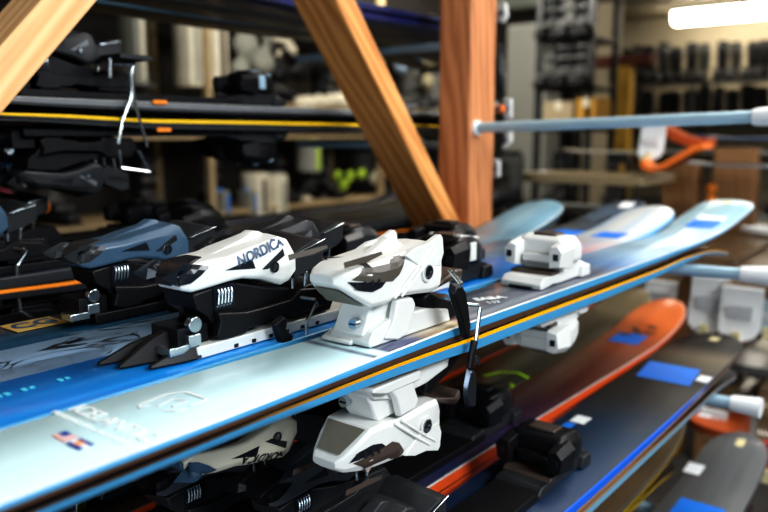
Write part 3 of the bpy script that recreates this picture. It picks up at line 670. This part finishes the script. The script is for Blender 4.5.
# ---------------------------------------------------------------- ROOM
WALL = plain('painted_wall', (.46, .40, .29), .8, var=.06, scale=3); CEIL = plain('ceiling_paint', (.34, .29, .20), .85, var=.06, scale=3)
FLOORM = plain('concrete_floor', (.10, .095, .09), .7, var=.25, scale=4); DARKW = plain('dark_wall', (.05, .045, .04), .85, var=.25, scale=3)
def slab(name, c, d, m, rz=0):
    mb = MB(); mb.box((0, 0, 0), d, m); o = mb.build(name, loc=c, smooth=False); o.rotation_euler = (0, 0, rz); o['kind'] = 'structure'; return o
FZ = -1.32; CZ = 1.42
slab('floor', (1, 3.5, FZ-.05), (11, 13.2, .1), FLOORM)
slab('ceiling', (1, 3.5, CZ+.05), (11, 13.2, .1), CEIL)
slab('wall_back', (1, 9.65, .05), (11, .1, 2.74), WALL)
slab('wall_left', (-4.15, 3.5, .05), (.1, 12.2, 2.74), DARKW)
slab('trim_1', (-1.6, 7.0, 1.33), (9.9/2, .22, .17), plain('duct_grey', (.30, .33, .29), .6))

# ceiling fixture
def fixture(x, y, L, lit=14.0, rz=0.0, label=None):
    t = empty('ceiling_light', (x, y, CZ), (0, 0, rz)); tag(t, label, 'light')
    mb = MB(); mb.box((0, 0, -.03), (L, .26, .06), WHITE, taper=1); mb.build('housing', t, bevel=.005)
    m, nt, b = newmat('fluorescent_diffuser'); b.inputs['Emission Color'].default_value = (1, .93, .80, 1); b.inputs['Emission Strength'].default_value = lit; b.inputs['Base Color'].default_value = (.9, .88, .8, 1)
    mb = MB(); R = [[(-L/2*.98, -.095, -.061), (L/2*.98, -.095, -.061)]]
    R = [[(xx, -.13, -.060), (xx, -.12, -.17), (xx, 0, -.20), (xx, .12, -.17), (xx, .13, -.060)] for xx in (-L*.49, L*.49)]
    mb.loft(R, m); mb.build('diffuser', t, bevel=.01)
pf = at(716, 15, 2, 1.30)
fixture(pf.x+.42, pf.y, 1.75, label='long lit fluorescent light on the ceiling, upper right')

# ---------------------------------------------------------------- ski boots, helmets and other stock
def ski_boot(name, label, shell, cuff, buckle, loc=(0, 0, 0), rz=0, group=None):
    t = empty(name, loc, (0, 0, rz)); tag(t, label, 'ski boot', group)
    mb = MB(); R = []
    for y, zt, w in ((-.075, .09, .030), (-.05, .12, .040), (.0, .13, .043), (.06, .11, .046), (.12, .085, .050), (.17, .070, .046), (.20, .050, .032)):
        R.append([(-w*.6, y, zt), (w*.6, y, zt), (w, y, zt*.6), (w*.95, y, .02), (-w*.95, y, .02), (-w, y, zt*.6)])
    mb.loft(R, shell); mb.build('boot_shell', t, bevel=.006)
    mb = MB(); mb.box((0, .06, .010), (.072, .30, .020), BLACK); mb.build('sole', t, bevel=.004)
    mb = MB(); R = []
    for z, y0, y1, w in ((.10, -.075, .045, .048), (.18, -.078, .055, .052), (.26, -.075, .075, .055), (.32, -.07, .085, .055)):
        R.append([(-w*.6, y0, z), (w*.6, y0, z), (w, (y0+y1)/2, z), (w*.6, y1, z), (-w*.6, y1, z), (-w, (y0+y1)/2, z)])
    mb.loft(R, cuff); mb.build('cuff', t, bevel=.006)
    for k, (y, z, w) in enumerate(((.12, .085, .11), (.06, .12, .10), (.075, .20, .11), (.085, .27, .11))):
        mb = MB(); mb.box((.0, y, z), (w, .018, .014), buckle); mb.box((.03, y+.008, z), (.05, .012, .022), buckle); mb.build('buckle', t, bevel=.003)
    mb = MB(); mb.box((0, .01, .325), (.085, .11, .05), BLACK); mb.build('liner', t, bevel=.012)
    return t
GREYB = plain('grey_boot_plastic', (.11, .11, .105), .5); REDB = plain('red_boot_plastic', (.35, .06, .03), .35); CREAMB = plain('cream_boot_plastic', (.62, .56, .42), .5, var=.1, scale=12); TEALB = plain('teal_boot_plastic', (.02, .12, .16), .4)
DKB = plain('dark_buckle', (.10, .10, .10), .5); bootK = ski_boot('ski_boot', 'x', BLACK, CHAR, DKB); bootG = ski_boot('ski_boot', 'x', CHAR, GREYB, DKB); bootR = ski_boot('ski_boot', 'x', REDB, BLACK, STEEL); bootC = ski_boot('ski_boot', 'x', CREAMB, CREAMB, IVORY)
_first = {bootK: 1, bootG: 1, bootR: 1, bootC: 1}
def put(proto, label, loc, rz, group=None, s=1.0, rx=0):
    if _first.pop(proto, None): o = proto
    else: o = copy_tree(proto)
    o.location = loc; o.rotation_euler = (rx, 0, rz); o['label'] = label; o.scale = (s, s, s)
    if group: o['group'] = group
    return o
STEELSH = plain('shelf_metal', (.25, .26, .25), .4, .4); SHW = wood('shelf_board', (.42, .33, .20), (.26, .18, .09), 2.0); YW = plain('yellow_timber', (.62, .36, .06), .6, var=.15)
def shelf_unit(label, x0, x1, y, depth, zs, zt, post=STEELSH, board=STEELSH, axis='x'):
    t = empty('shelf_unit', ((x0+x1)/2, y, FZ)) if axis == 'x' else empty('shelf_unit', (y, (x0+x1)/2, FZ), (0, 0, math.pi/2))
    tag(t, label, 'shelf'); L = abs(x1-x0)
    for z in zs:
        mb = MB(); mb.box((0, 0, z-FZ-.012), (L, depth, .024), board); mb.build('shelf_board', t, bevel=.002)
    n = max(2, int(L/1.3)+1)
    for k in range(n):
        for s in (-1, 1):
            mb = MB(); mb.box((-L/2+.02+k*(L-.04)/(n-1), s*(depth/2-.02), (zt-FZ)/2), (.04, .04, zt-FZ), post); mb.build('upright', t)
    return t
# far wall: two rows of dark boots
shelf_unit('long metal boot shelf against the far wall, two rows of dark boots', -4.0, 1.6, 9.15, .5, (-.75, -.2, .10, .60), .62)
for row, (z, n) in enumerate(((.60, 17), (.10, 17))):
    for k in range(n):
        x = -3.75 + k*.155 + random.uniform(-.03, .03)
        pr = random.choice((bootK, bootK, bootG)); 
        if row and k in (6, 7): pr = bootR
        nm = {bootK: 'black', bootG: 'grey-cuffed', bootR: 'red'}[pr]
        put(pr, nm + ' ski boot on the %s shelf of the far wall' % ('upper', 'lower')[row], (x, 9.08+.05*(k % 2), z+.001), math.pi+random.uniform(-.25, .25), '%s boots on the %s shelf of the far wall' % (nm, ('upper', 'lower')[row]), random.uniform(1.1, 1.32))
# mid-room dark stock left of the yellow post
sa = at(549, 100, 1, 5.6).x; sb = at(604, 100, 1, 5.6).x; sc = (sa+sb)/2
shelf_unit('dark stock shelf beyond the wooden post, piled with black boots', sa, sb, 5.6, .5, (-.9, -.35, .05, .36, .72, 1.05), 1.1, post=CHAR, board=CHAR)
for row, z in enumerate((.36, .72, 1.05)):
    for k in range(5):
        put(bootK if (k+row) % 3 else bootG, 'dark ski boot piled on the %s board of the shelf beyond the post' % ('third', 'fourth', 'top')[row], (sa+.09+k*(sb-sa-.18)/4, 5.48+.05*(k % 2), z+.001), 3.0+.08*k, 'dark boots on the %s board beyond the post' % ('third', 'fourth', 'top')[row], 1.08)
def carton(label, c, d, m, tape=None, rz=0):
    t = empty('carton', c, (0, 0, rz)); tag(t, label, 'box')
    mb = MB(); mb.box((0, 0, d[2]/2), d, m); mb.build('box_body', t, bevel=.004)
    mb = MB(); mb.box((0, -d[1]*.0, d[2]+.001), (.05, d[1]*1.002, .002), tape or IVORY); mb.box((0, -d[1]/2-.001, d[2]*.85), (.05, .002, d[2]*.3), tape or IVORY); mb.build('tape', t)
    return t
BEIGE = plain('beige_card', (.32, .26, .17), .8, var=.1, scale=8); OCHRE = plain('ochre_card', (.42, .23, .04), .7)
carton('pale beige carton low on the shelf beyond the wooden post', (sa+.20, 5.5, .051), (.24, .3, .20), BEIGE)
carton('ochre carton beside the beige one beyond the wooden post', (sa+.42, 5.5, .051), (.15, .3, .22), OCHRE)
# grey corrugated panel standing
pn = empty('storage_cabinet', (-3.62, 6.2, FZ)); tag(pn, 'tall pale grey corrugated cabinet seen beyond the wooden post', 'cabinet')
pa = at(507, 25, 1, 6.0); pb = at(545, 112, 1, 6.0)
PANM = plain('grey_panel', (.26, .26, .24), .6, var=.06)
pn.location = ((pa.x+pb.x)/2, 6.2, FZ); wdt = pb.x-pa.x
mb = MB(); mb.box((0, 0, (pa.z-FZ)/2), (wdt, .38, pa.z-FZ), PANM)
mb.build('carcass', pn, bevel=.006)
mb = MB()
for k in range(9): mb.box((-wdt/2+.03+k*(wdt-.06)/8, -.194, (pa.z-FZ)/2+.3), (.014, .012, (pa.z-FZ)*.7), plain('grey_rib', (.22, .22, .20), .6))
mb.build('ribbed_door', pn)
mb = MB(); mb.box((wdt/2-.05, -.21, .9), (.02, .02, .12), STEEL); mb.build('handle', pn, bevel=.004)
# yellow timber post and cream column
p = at(622, 100, 1, 6.6)
t = empty('timber_column', (p.x, 6.6, FZ)); tag(t, 'yellow timber column beneath a dark red beam in the background', 'column')
mb = MB(); mb.box((0, 0, (.60-FZ)/2), (.17, .12, .60-FZ), YW); mb.build('column', t, bevel=.005)
mb = MB(); mb.box((.0, 0, .60-FZ+.04), (.52, .16, .09), plain('dark_red_beam', (.14, .04, .02), .7)); mb.build('cap_beam', t, bevel=.005)
p = at(601, 60, 1, 6.9)
slab('trim_2', (p.x, 6.95, .03), (.30, .16, 2.72), WALL)

# left background: a wall rack stacked with gear, seen between the shelves
shelf_unit('tall wooden stock shelf along the left wall, behind the skis', 1.2, 6.0, -3.75, .55, (-.95, -.45, .0, .20, .78), 1.3, post=SHW, board=SHW, axis='y')
FABG = plain('grey_fabric', (.28, .28, .24), .8, var=.2, scale=12); FABC = plain('cream_fabric', (.62, .57, .45), .8, var=.15, scale=12); FABB = plain('pale_blue_fabric', (.38, .48, .58), .8, var=.12, scale=10)
NEON = plain('neon_fabric', (.42, .60, .06), .7, var=.1); ROYF = plain('royal_fabric', (.02, .07, .32), .7, var=.15); REDF = plain('maroon_fabric', (.22, .02, .05), .7)
def boot_liner(label, p0, p1, X, m, cap, group=None):
    """upright padded liner, built to the height and width measured on the plane x = X"""
    a, b = at(*p0, 0, X), at(*p1, 0, X); c = (a+b)/2; h = abs(a.z-b.z); w = abs(a.y-b.y)
    t = empty('boot_liner', (X, c.y, min(a.z, b.z))); tag(t, label, 'liner', group)
    mb = MB(); R = []
    for f, k in ((0, .9), (.12, 1.0), (.3, .92), (.6, .95), (.9, 1.05), (1, .95)):
        R.append([(.09*math.cos(q_), w/2*k*math.sin(q_), h*f) for q_ in [j*math.pi/5 for j in range(10)]])
    mb.loft(R, m); mb.build('upper', t)
    mb = MB(); mb.box((.088, 0, h*.45), (.012, w*.18, h*.8), cap); mb.build('tongue', t, bevel=.004)
    mb = MB(); mb.disc((0, 0, h), w*.36, .02, cap, ax=2); mb.build('collar', t); return t
boot_liner('cream boot liner standing on the left wall shelf, left of a pair', (178, 86), (197, 16), -3.55, FABC, FABG)
boot_liner('cream boot liner standing on the left wall shelf, right of a pair', (202, 86), (224, 18), -3.55, FABC, BROWNP)
boot_liner('narrow cream liner standing beside the brake loop', (125, 84), (140, 8), -3.55, FABG, FABC)
boot_liner('cream liner with brown seam below the eye-level skis', (246, 216), (264, 172), -3.55, FABC, BROWNP)
boot_liner('cream liner with grey tongue below the eye-level skis', (266, 216), (283, 174), -3.55, FABC, FABG)
boot_liner('grey-white liner with a green collar under the eye-level skis', (300, 172), (317, 140), -3.55, FABG, NEON)
boot_liner('small tan liner with blue collar, left of two', (214, 214), (224, 190), -3.55, FABG, STICKB)
boot_liner('small tan liner with blue collar, right of two', (243, 214), (250, 190), -3.55, FABG, STICKB)
def soft(name, label, cat, pts, X, m, seed=0, trim=None):
    """a crumpled cloth thing: blobs of fabric merged into one body"""
    cs = [at(x, y, 0, X) for x, y, r in pts]; o0 = cs[0]
    t = empty(name, o0); tag(t, label, cat); mb = MB()
    for c, (x, y, r) in zip(cs, pts):
        d = (c.dot(CF)); rr = r*d/F; mb.ball(c-o0, rr, m, 14, (.6, 1, .95))
    o = mb.build('body', t)
    rm = o.modifiers.new('merge', 'REMESH'); rm.mode = 'VOXEL'; rm.voxel_size = .02; rm.use_smooth_shade = True
    tx = bpy.data.textures.new('folds', 'CLOUDS'); tx.noise_scale = .09; dm = o.modifiers.new('folds', 'DISPLACE'); dm.texture = tx; dm.strength = .035
    if trim:
        mb = MB(); c = cs[-1]-o0; mb.box((c.x+.06, c.y, c.z), (.03, .07, .03), trim); mb.build('strap', t, bevel=.006)
    return t
soft('backpack', 'grey-beige rucksack on the left wall shelf above the eye-level skis', 'bag', [(245, 45, 16), (262, 62, 15), (240, 70, 12), (270, 40, 10)], -3.6, FABG, trim=FABC)
soft('glove', 'pale mitten lying by the rucksack on the wall shelf', 'glove', [(285, 38, 8), (292, 50, 7), (280, 54, 6)], -3.55, FABC, trim=BLACK)
soft('duffel_bag', 'black duffel bag on the wall shelf near the brace', 'bag', [(280, 72, 12), (300, 70, 13), (318, 62, 12), (322, 40, 9)], -3.65, BLACK, trim=FABG)
soft('helmet_bag', 'cream cloth bag low on the wall shelf, right over the eye-level skis', 'bag', [(300, 103, 9), (310, 103, 9), (320, 102, 9), (330, 101, 9), (340, 101, 9), (350, 100, 9), (360, 99, 8)], -3.5, FABC, trim=FABG)
soft('jacket', 'maroon jacket stuffed under the eye-level skis, far left', 'jacket', [(0, 200, 15), (14, 205, 12), (26, 206, 8)], -2.2, REDF, trim=SW_OR)
soft('jacket', 'neon green jacket bundle between post brace and skis', 'jacket', [(343, 184, 7), (350, 176, 7), (362, 174, 7), (338, 176, 6)], -3.6, NEON, trim=BLACK)
soft('jacket', 'pale jacket sleeve beside the neon bundle', 'jacket', [(374, 178, 7), (380, 170, 6)], -3.6, FABC, trim=BLACK)
soft('jacket', 'dark folded jacket at the foot of the left wall shelf', 'jacket', [(310, 185, 10), (325, 200, 9), (300, 198, 9)], -3.65, CHAR, trim=FABC)
# pale blue pennant-shaped cloth hanging right of the brace
a = [at(x, y, 0, -2.9) for x, y in ((372, 26), (423, 24), (421, 32), (412, 50), (405, 76), (398, 72), (390, 48), (380, 42))]; o0 = a[0]
t = empty('hanging_cloth', o0); tag(t, 'pale blue cloth hanging to a point between brace and post', 'cloth')
mb = MB(); mb.prism([(p.y-o0.y, p.z-o0.z) for p in a], -.02, .015, FABB, shrink=.9); mb.build('cloth', t, bevel=.01)
mb = MB(); mb.tube([a[0]-o0+Vector((0, -.05, .02)), a[1]-o0+Vector((0, .05, .02))], .012, FABG); mb.build('hanging_rod', t)
soft('jacket', 'grey-beige jacket hanging beside the wooden post, left of it', 'jacket', [(428, 40, 10), (430, 60, 10), (428, 82, 9), (432, 25, 8)], -3.2, plain('taupe_fabric', (.22, .19, .12), .8, var=.3, scale=14), trim=CHAR)
# dark boots on the left shelves for the gloom between the skis
k = 0
for z in (.20, .001-.45, .0, -.95):
    for j in range(9):
        y = 1.5 + j*.5 + random.uniform(-.08, .08)
        if abs(z-.20) < .01 and j in (1, 2, 3): continue
        wz = {.20: 'eye-level', .0: 'middle', -.95: 'bottom'}.get(z, 'lower')
        put(random.choice((bootK, bootG)), 'dark ski boot on the %s board of the left wall shelf' % wz, (-3.72, y, z+.001), -1.57+random.uniform(-.3, .3), 'dark ski boots on the %s board of the left wall shelf' % wz)
bootC_used = put(bootC, 'cream ski boot standing on the top board of the left wall shelf', (-3.75, 3.2, .781), -1.4)

# ---------------------------------------------------------------- rack across the aisle (right background)
TANB = topsheet('topsheet_tan', [(-.6, (.34, .27, .16)), (1.1, (.36, .30, .19))], -.6, 1.1, streak=.2, streakcol=(.5, .42, .3))
r2 = empty('ski_rack', (0, 3.0, FZ)); tag(r2, 'second timber ski rack across the aisle, post behind the orange ski tip', 'rack')
W4 = wood('fir_dark', (.40, .22, .10), (.22, .10, .04), 3.0)
for px, w_ in ((682, .13), (735, .15)):
    p = at(px, 190, 1, 3.1); beam('post', (p.x, 3.1, FZ), (p.x, 3.1, -.10 if px < 700 else -.05), w_, .09, W4, r2)
def bar(px0, px1, py, Y, m, rr=.012, name='rail'):
    a = at(px0, py, 1, Y); b = at(px1, py, 1, Y); b.z = a.z
    mb = MB(); mb.tube([a-r2.location, b-r2.location], rr, m, 10); mb.build(name, r2)
bar(640, 860, 152, 3.12, STEELSH, .012); bar(560, 860, 205, 3.14, STEELSH, .010)
def cross_ski(label, x0, x1, Y, z, hw, top, side, curl, flipd=False, m2=None, tipw=.5, tip_len=.16):
    """a ski lying parallel to the far wall: its tip at the left end, x0"""
    o = make_ski('ski', label, (x0+.9, Y, z), hw, -.7, .92, curl, (top, side, side, m2 or BASEBLK, EDGE), flip=False, tip_shape=.10, tip_len=tip_len)
    o.rotation_euler = (math.pi if flipd else 0, 0, math.pi/2) if flipd else (0, 0, math.pi/2); return o
p = at(568, 150, 1, 3.3); cross_ski('pale beige ski seen edge-on beyond the blue arm', p.x, 0, 3.3, p.z, .05, TANB, plain('sidewall_cream', (.58, .56, .46), .5), .01)
p = at(690, 163, 1, 2.9); cross_ski('light grey ski seen edge-on behind the wooden post across the aisle', p.x, 0, 2.9, p.z, .05, topG, plain('sidewall_silver', (.50, .53, .55), .5), .01)
p = at(700, 143, 1, 2.75); cross_ski('dark navy ski beyond the arm, right of the orange tip', p.x, 0, 2.75, p.z+.02, .05, topN, sw('night', (.01, .05, .14)), .01)
# hanging tips: white and orange, curled
def curl_tip(label, pts, Y, m, m2, thick=.006, wid=.10, tabm=None, run=.7, rz=0, extra=None):
    """a ski whose curved tip shows: side profile traced in the plane y = Y, extruded across"""
    P_ = [at(x, y, 1, Y) for x, y in pts]; o0 = P_[0]; t = empty('ski', o0); tag(t, label, 'ski'); mb = MB(); R = []
    n = len(P_)
    for k, p in enumerate(P_):
        d = (P_[min(k+1, n-1)]-P_[max(k-1, 0)]).normalized(); nn = Vector((-d.z, 0, d.x))*thick
        q_ = p-o0; w = wid/2*(.55 if k == 0 else .85 if k == 1 else 1)
        R.append([q_+nn+Vector((0, -w, 0)), q_+nn+Vector((0, w, 0)), q_-nn+Vector((0, w, 0)), q_-nn+Vector((0, -w, 0))])
    mb.loft(R, m, mats=[m, m, m2, m]); mb.build('ski_body', t, bevel=.001)
    if tabm: mb = MB(); mb.box((0, 0, 0), (.02, wid*.4, .02), tabm); mb.build('tip_tab', t)
    return t
ORG = plain('orange_gloss', (.92, .24, .05), .35); PALEG = plain('pale_grey_gloss', (.60, .61, .61), .4, var=.05); RUST = plain('rust_gloss', (.45, .10, .03), .4)
curl_tip('bright orange ski with a curled-up tip hanging below the blue arm', [(645, 160), (648, 166), (656, 169), (668, 166), (682, 158), (697, 149), (708, 146)], 2.5, ORG, RUST, thick=.010, wid=.11, tabm=CREAMT)
curl_tip('rust-red ski tip just above the curled orange one', [(664, 126), (672, 132), (684, 139), (700, 143), (712, 142)], 2.6, RUST, RUST, thick=.014, wid=.11, tabm=CREAMT)

def paddle(label, px0, py0, px1, py1, Y, m, tabm=CREAMT, tilt=-.35, length=1.3, group=None, back=None):
    """a ski pointing at us whose round tip curls down: we see the tip face"""
    a = at(px0, py0, 1, Y); b = at(px1, py1, 1, Y); w = abs(b.x-a.x); h = abs(a.z-b.z); cx = (a.x+b.x)/2
    t = empty('ski', (cx, Y, max(a.z, b.z))); tag(t, label, 'ski', group); mb = MB(); R = []
    N = 16
    for k in range(N+1):                                   # tip face going down, rounded end
        f = 1-k/N; ww = w/2*(1 if f < .72 else max(.05, 1-((f-.72)/.28)**2.6)**.5)
        y = -.03*f*f; z = -h*f; R.append([(-ww, y, z), (ww, y, z), (ww, y+.008, z+.002), (-ww, y+.008, z+.002)])
    mb.loft(R, m); R = R[-1:]
    for k in range(1, 7):
        f = k/6; ang = f*math.pi/2*.92; R.append([(-w/2, .06*math.sin(ang), .05*(1-math.cos(ang))), (w/2, .06*math.sin(ang), .05*(1-math.cos(ang))), (w/2, .06*math.sin(ang)+.006, .05*(1-math.cos(ang))-.006), (-w/2, .06*math.sin(ang)+.006, .05*(1-math.cos(ang))-.006)])
    zz = .05*(1-math.cos(math.pi/2*.92))
    R.append([(-w*.42, length*.5, zz), (w*.42, length*.5, zz), (w*.42, length*.5, zz-.010), (-w*.42, length*.5, zz-.010)])
    R.append([(-w*.5, length, zz), (w*.5, length, zz), (w*.5, length, zz-.005), (-w*.5, length, zz-.005)])
    mb.loft(R, topR); mb.build('ski_body', t, bevel=.001)
    mb = MB(); mb.box((0, -.034, -h*.93), (.018, .008, .03), tabm); mb.build('tip_tab', t)
    mb = MB(); mb.box((0, -.012, -h*.45), (w*.6, .004, h*.25), back or m); mb.build('sticker', t); return t
paddle('white ski tip hanging beside the orange curl, below the blue arm', 641, 126, 664, 160, 2.55, plain('white_gloss', (.72, .74, .76), .4), tilt=0)
paddle('pale grey ski tip behind the orange ski, leftmost of three hanging tips', 646, 280, 676, 312, 2.05, PALEG, back=plain('faint_print', (.50, .51, .52), .4))
paddle('pale grey ski tip right above the black ski tip, middle of three hanging tips', 692, 276, 726, 334, 1.98, PALEG, back=_pm['faint_print'])
paddle('pale grey round ski tip, rightmost of three hanging tips', 722, 286, 760, 342, 1.95, PALEG, back=_pm['faint_print'])
paddle('greyish board tip behind the three hanging tips at far right', 752, 300, 790, 336, 2.05, plain('blue_grey_gloss', (.30, .36, .38), .4), back=_pm['faint_print'])
paddle('off-white ski tip under the blue arm with white cap, bottom right', 700, 408, 726, 432, 1.9, PALEG, back=_pm['faint_print'])
paddle('red ski tip at the lower right edge', 752, 440, 790, 478, 1.75, plain('brick_gloss', (.40, .06, .05), .4))
paddle('pale ski tip above the red one at the right edge', 752, 412, 792, 448, 1.85, PALEG)
# skis of the next bay, lying flat behind
def far_ski(label, px0, px1, py, Y, m, thick=.02, dy=0, depth=.12, tag_=None):
    a = at(px0, py, 1, Y); b = at(px1, py, 1, Y)
    t = empty('ski', ((a.x+b.x)/2, Y, a.z)); tag(t, label, 'ski'); w = (b.x-a.x)/2; mb = MB(); R = []
    for k in range(15):
        f = k/14; x = -w + 2*w*f; tip = min(1, max(.1, (1-(1-min(1, f*4))**2.4)))**.5
        R.append([(x, -depth/2*tip, 0), (x, depth/2*tip, 0), (x, depth/2*tip, -thick), (x, -depth/2*tip, -thick)])
    mb.loft(R, m); mb.build('ski_body', t, bevel=.001)
    mb = MB(); mb.box((-w*.8, 0, .001), (.03, .03, .002), tag_ or STICKW); mb.build('sticker', t); return t
far_ski('tan wide ski lying flat beyond the post, white tag at its tip', 530, 660, 171, 2.6, TANB, .03, depth=.34)
mb_t = far_ski('rust-orange ski lying under the ice-blue ski tip', 704, 790, 272, 2.2, RUST, .012, depth=.14)
far_ski('silver-white ski lying beyond the ice-blue ski tip', 742, 900, 226, 2.6, PALEG, .014, depth=.10)
far_ski('rust-orange ski beneath the pipe with the white cap, bottom right', 690, 860, 412, 1.9, RUST, .02, depth=.16)
far_ski('dark grey ski behind the black ski tip on the right', 716, 900, 350, 2.1, topG, .02, depth=.2)
far_ski('dull brown ski under the three hanging tips', 650, 860, 372, 2.2, topR, .02, depth=.25)
# small hangings on the right side of the post
def hang(name, label, cat, poly, Y, m, th=.012, m2=None):
    a = [at(x, y, 1, Y) for x, y in poly]; o0 = a[0]; t = empty(name, o0); tag(t, label, cat)
    mb = MB(); mb.prism([(p.x-o0.x, p.z-o0.z) for p in a], 0, th, m, ax=1, shrink=.92); mb.build('body', t, bevel=.003)
    mb = MB(); c = sum(a, Vector())/len(a)-o0; mb.disc((c.x, -.002, c.z), .006, .004, m2 or STEEL, ax=1); mb.build('rivet', t); return t
hang('plastic_tag', 'white rounded tag hanging right of the wooden post, top', 'tag', [(496, 3), (506, 2), (507, 16), (503, 24), (497, 20)], 1.5, WHITE)
hang('plastic_tag', 'pale tag hanging right of the wooden post above the blue arm', 'tag', [(502, 98), (511, 98), (511, 119), (503, 119)], 1.55, PALEG)
hang('strap_end', 'bright orange strap end beside the post above the blue arm', 'strap', [(494, 105), (503, 105), (503, 113), (494, 113)], 1.5, ORG)
hang('plastic_hook', 'white curved hook hanging beside the post below the blue arm', 'hook', [(505, 130), (511, 130), (511, 142), (505, 149), (500, 150), (504, 142)], 1.5, WHITE)
hang('plastic_tag', 'narrow pale tag low beside the wooden post', 'tag', [(493, 158), (499, 160), (499, 178), (493, 178)], 1.48, PALEG)
soft2 = soft('glove', 'dark glove hanging beside the wooden post on the right', 'glove', [(500, 45, 6), (501, 60, 7), (500, 75, 8), (502, 90, 6)], -.99, CHAR)
# low cabinets and floor stock beyond the aisle
shelf_unit('low dark metal shelf beyond the second rack', -2.6, .8, 4.5, .5, (-1.0, -.7, -.45), -.40, post=CHAR, board=CHAR)
for k in range(8):
    put(random.choice((bootK, bootG)), 'dark ski boot on the low shelf beyond the second rack', (-2.4+k*.36, 4.42, -.449), 2.8+.15*k, 'dark boots on the low shelf beyond the second rack')
t = soft('glove', 'yellow glove seen between ski tips in the background', 'glove', [(622, 168, 6), (622, 177, 6), (627, 187, 4)], -1.55, OCHRE, trim=CHAR)
for k, (y_, l_) in enumerate(((188, 'upper'), (200, 'lower'))):
    c = at(711, y_, 1, 2.9); o = empty('ski_pole_grip', c); tag(o, 'small orange pole grip above the ice-blue ski tip, %s of two' % l_, 'grip')
    mb = MB(); mb.ball((0, 0, 0), .022, SW_OR, 12, (1, 1, .8)); mb.build('knob', o); mb = MB(); mb.tube([(0, 0, -.012), (0, 0, -.045)], .010, SW_OR, 10); mb.build('shaft', o)

# ---------------------------------------------------------------- LIGHT
def area(loc, target, size, power, col, sy=None):
    l = bpy.data.lights.new('key_fill_light', 'AREA'); l.energy = power; l.color = col; l.shape = 'RECTANGLE'; l.size = size; l.size_y = sy or size  # shared by the key from outside, overhead light and added fill lamps
    o = bpy.data.objects.new('key_fill_light', l); COL.objects.link(o); o.location = loc
    o.rotation_euler = (Vector(target)-Vector(loc)).to_track_quat('-Z', 'Y').to_euler(); return o
area((1.5, 0.6, 1.25), (-.55, .6, -.2), 1.1, 76, (.93, .97, 1.0), .8)
area((-.2, 1.9, 1.38), (-.45, 1.0, -.2), 1.2, 40, (1.0, .96, .90), .5)
area((.5, -1.7, -.05), (-.7, 1.0, .1), 1.2, 26, (.80, .90, 1.0), 1.0)  # added fill from behind the camera, lifts the brace underside and post
area((-2.9, 4.4, 1.36), (-3.6, 6.0, .2), 1.0, 60, (1, .96, .86), .5)  # added fill that brightens the grey cabinet
area((-2.3, 3.0, 1.38), (-3.2, 3.2, .1), 1.4, 40, (1, .95, .85), .5)  # added fill for the cream gear along the left wall
area((.3, 6.5, 1.38), (.3, 6.5, 0), 2.5, 50, (1, .93, .82), .8)
area((1.4, 2.5, 1.2), (.2, 2.6, -.5), 1.0, 26, (.95, .97, 1.0), 1.0)
w = bpy.data.worlds.new('world'); bpy.context.scene.world = w; w.use_nodes = True
bg = w.node_tree.nodes['Background']; bg.inputs[0].default_value = (.55, .68, .85, 1); bg.inputs[1].default_value = .14

# ---------------------------------------------------------------- CAMERA
cam = bpy.data.cameras.new('camera'); co = bpy.data.objects.new('camera', cam); COL.objects.link(co)
co.location = (0, 0, 0); co.rotation_euler = (math.pi/2-PITCH, 0, YAW)
cam.sensor_width = 36; cam.lens = 36*F/768; cam.clip_start = .02
cam.dof.use_dof = True; cam.dof.focus_distance = .67; cam.dof.aperture_fstop = 4.0
bpy.context.scene.camera = co
bpy.context.scene.view_settings.view_transform = 'Standard'
bpy.context.scene.view_settings.look = 'High Contrast'
bpy.context.scene.view_settings.exposure = -.22
for p_ in (bootK, bootG, bootR, bootC):
    if p_ in _first: bpy.data.objects.remove(p_)
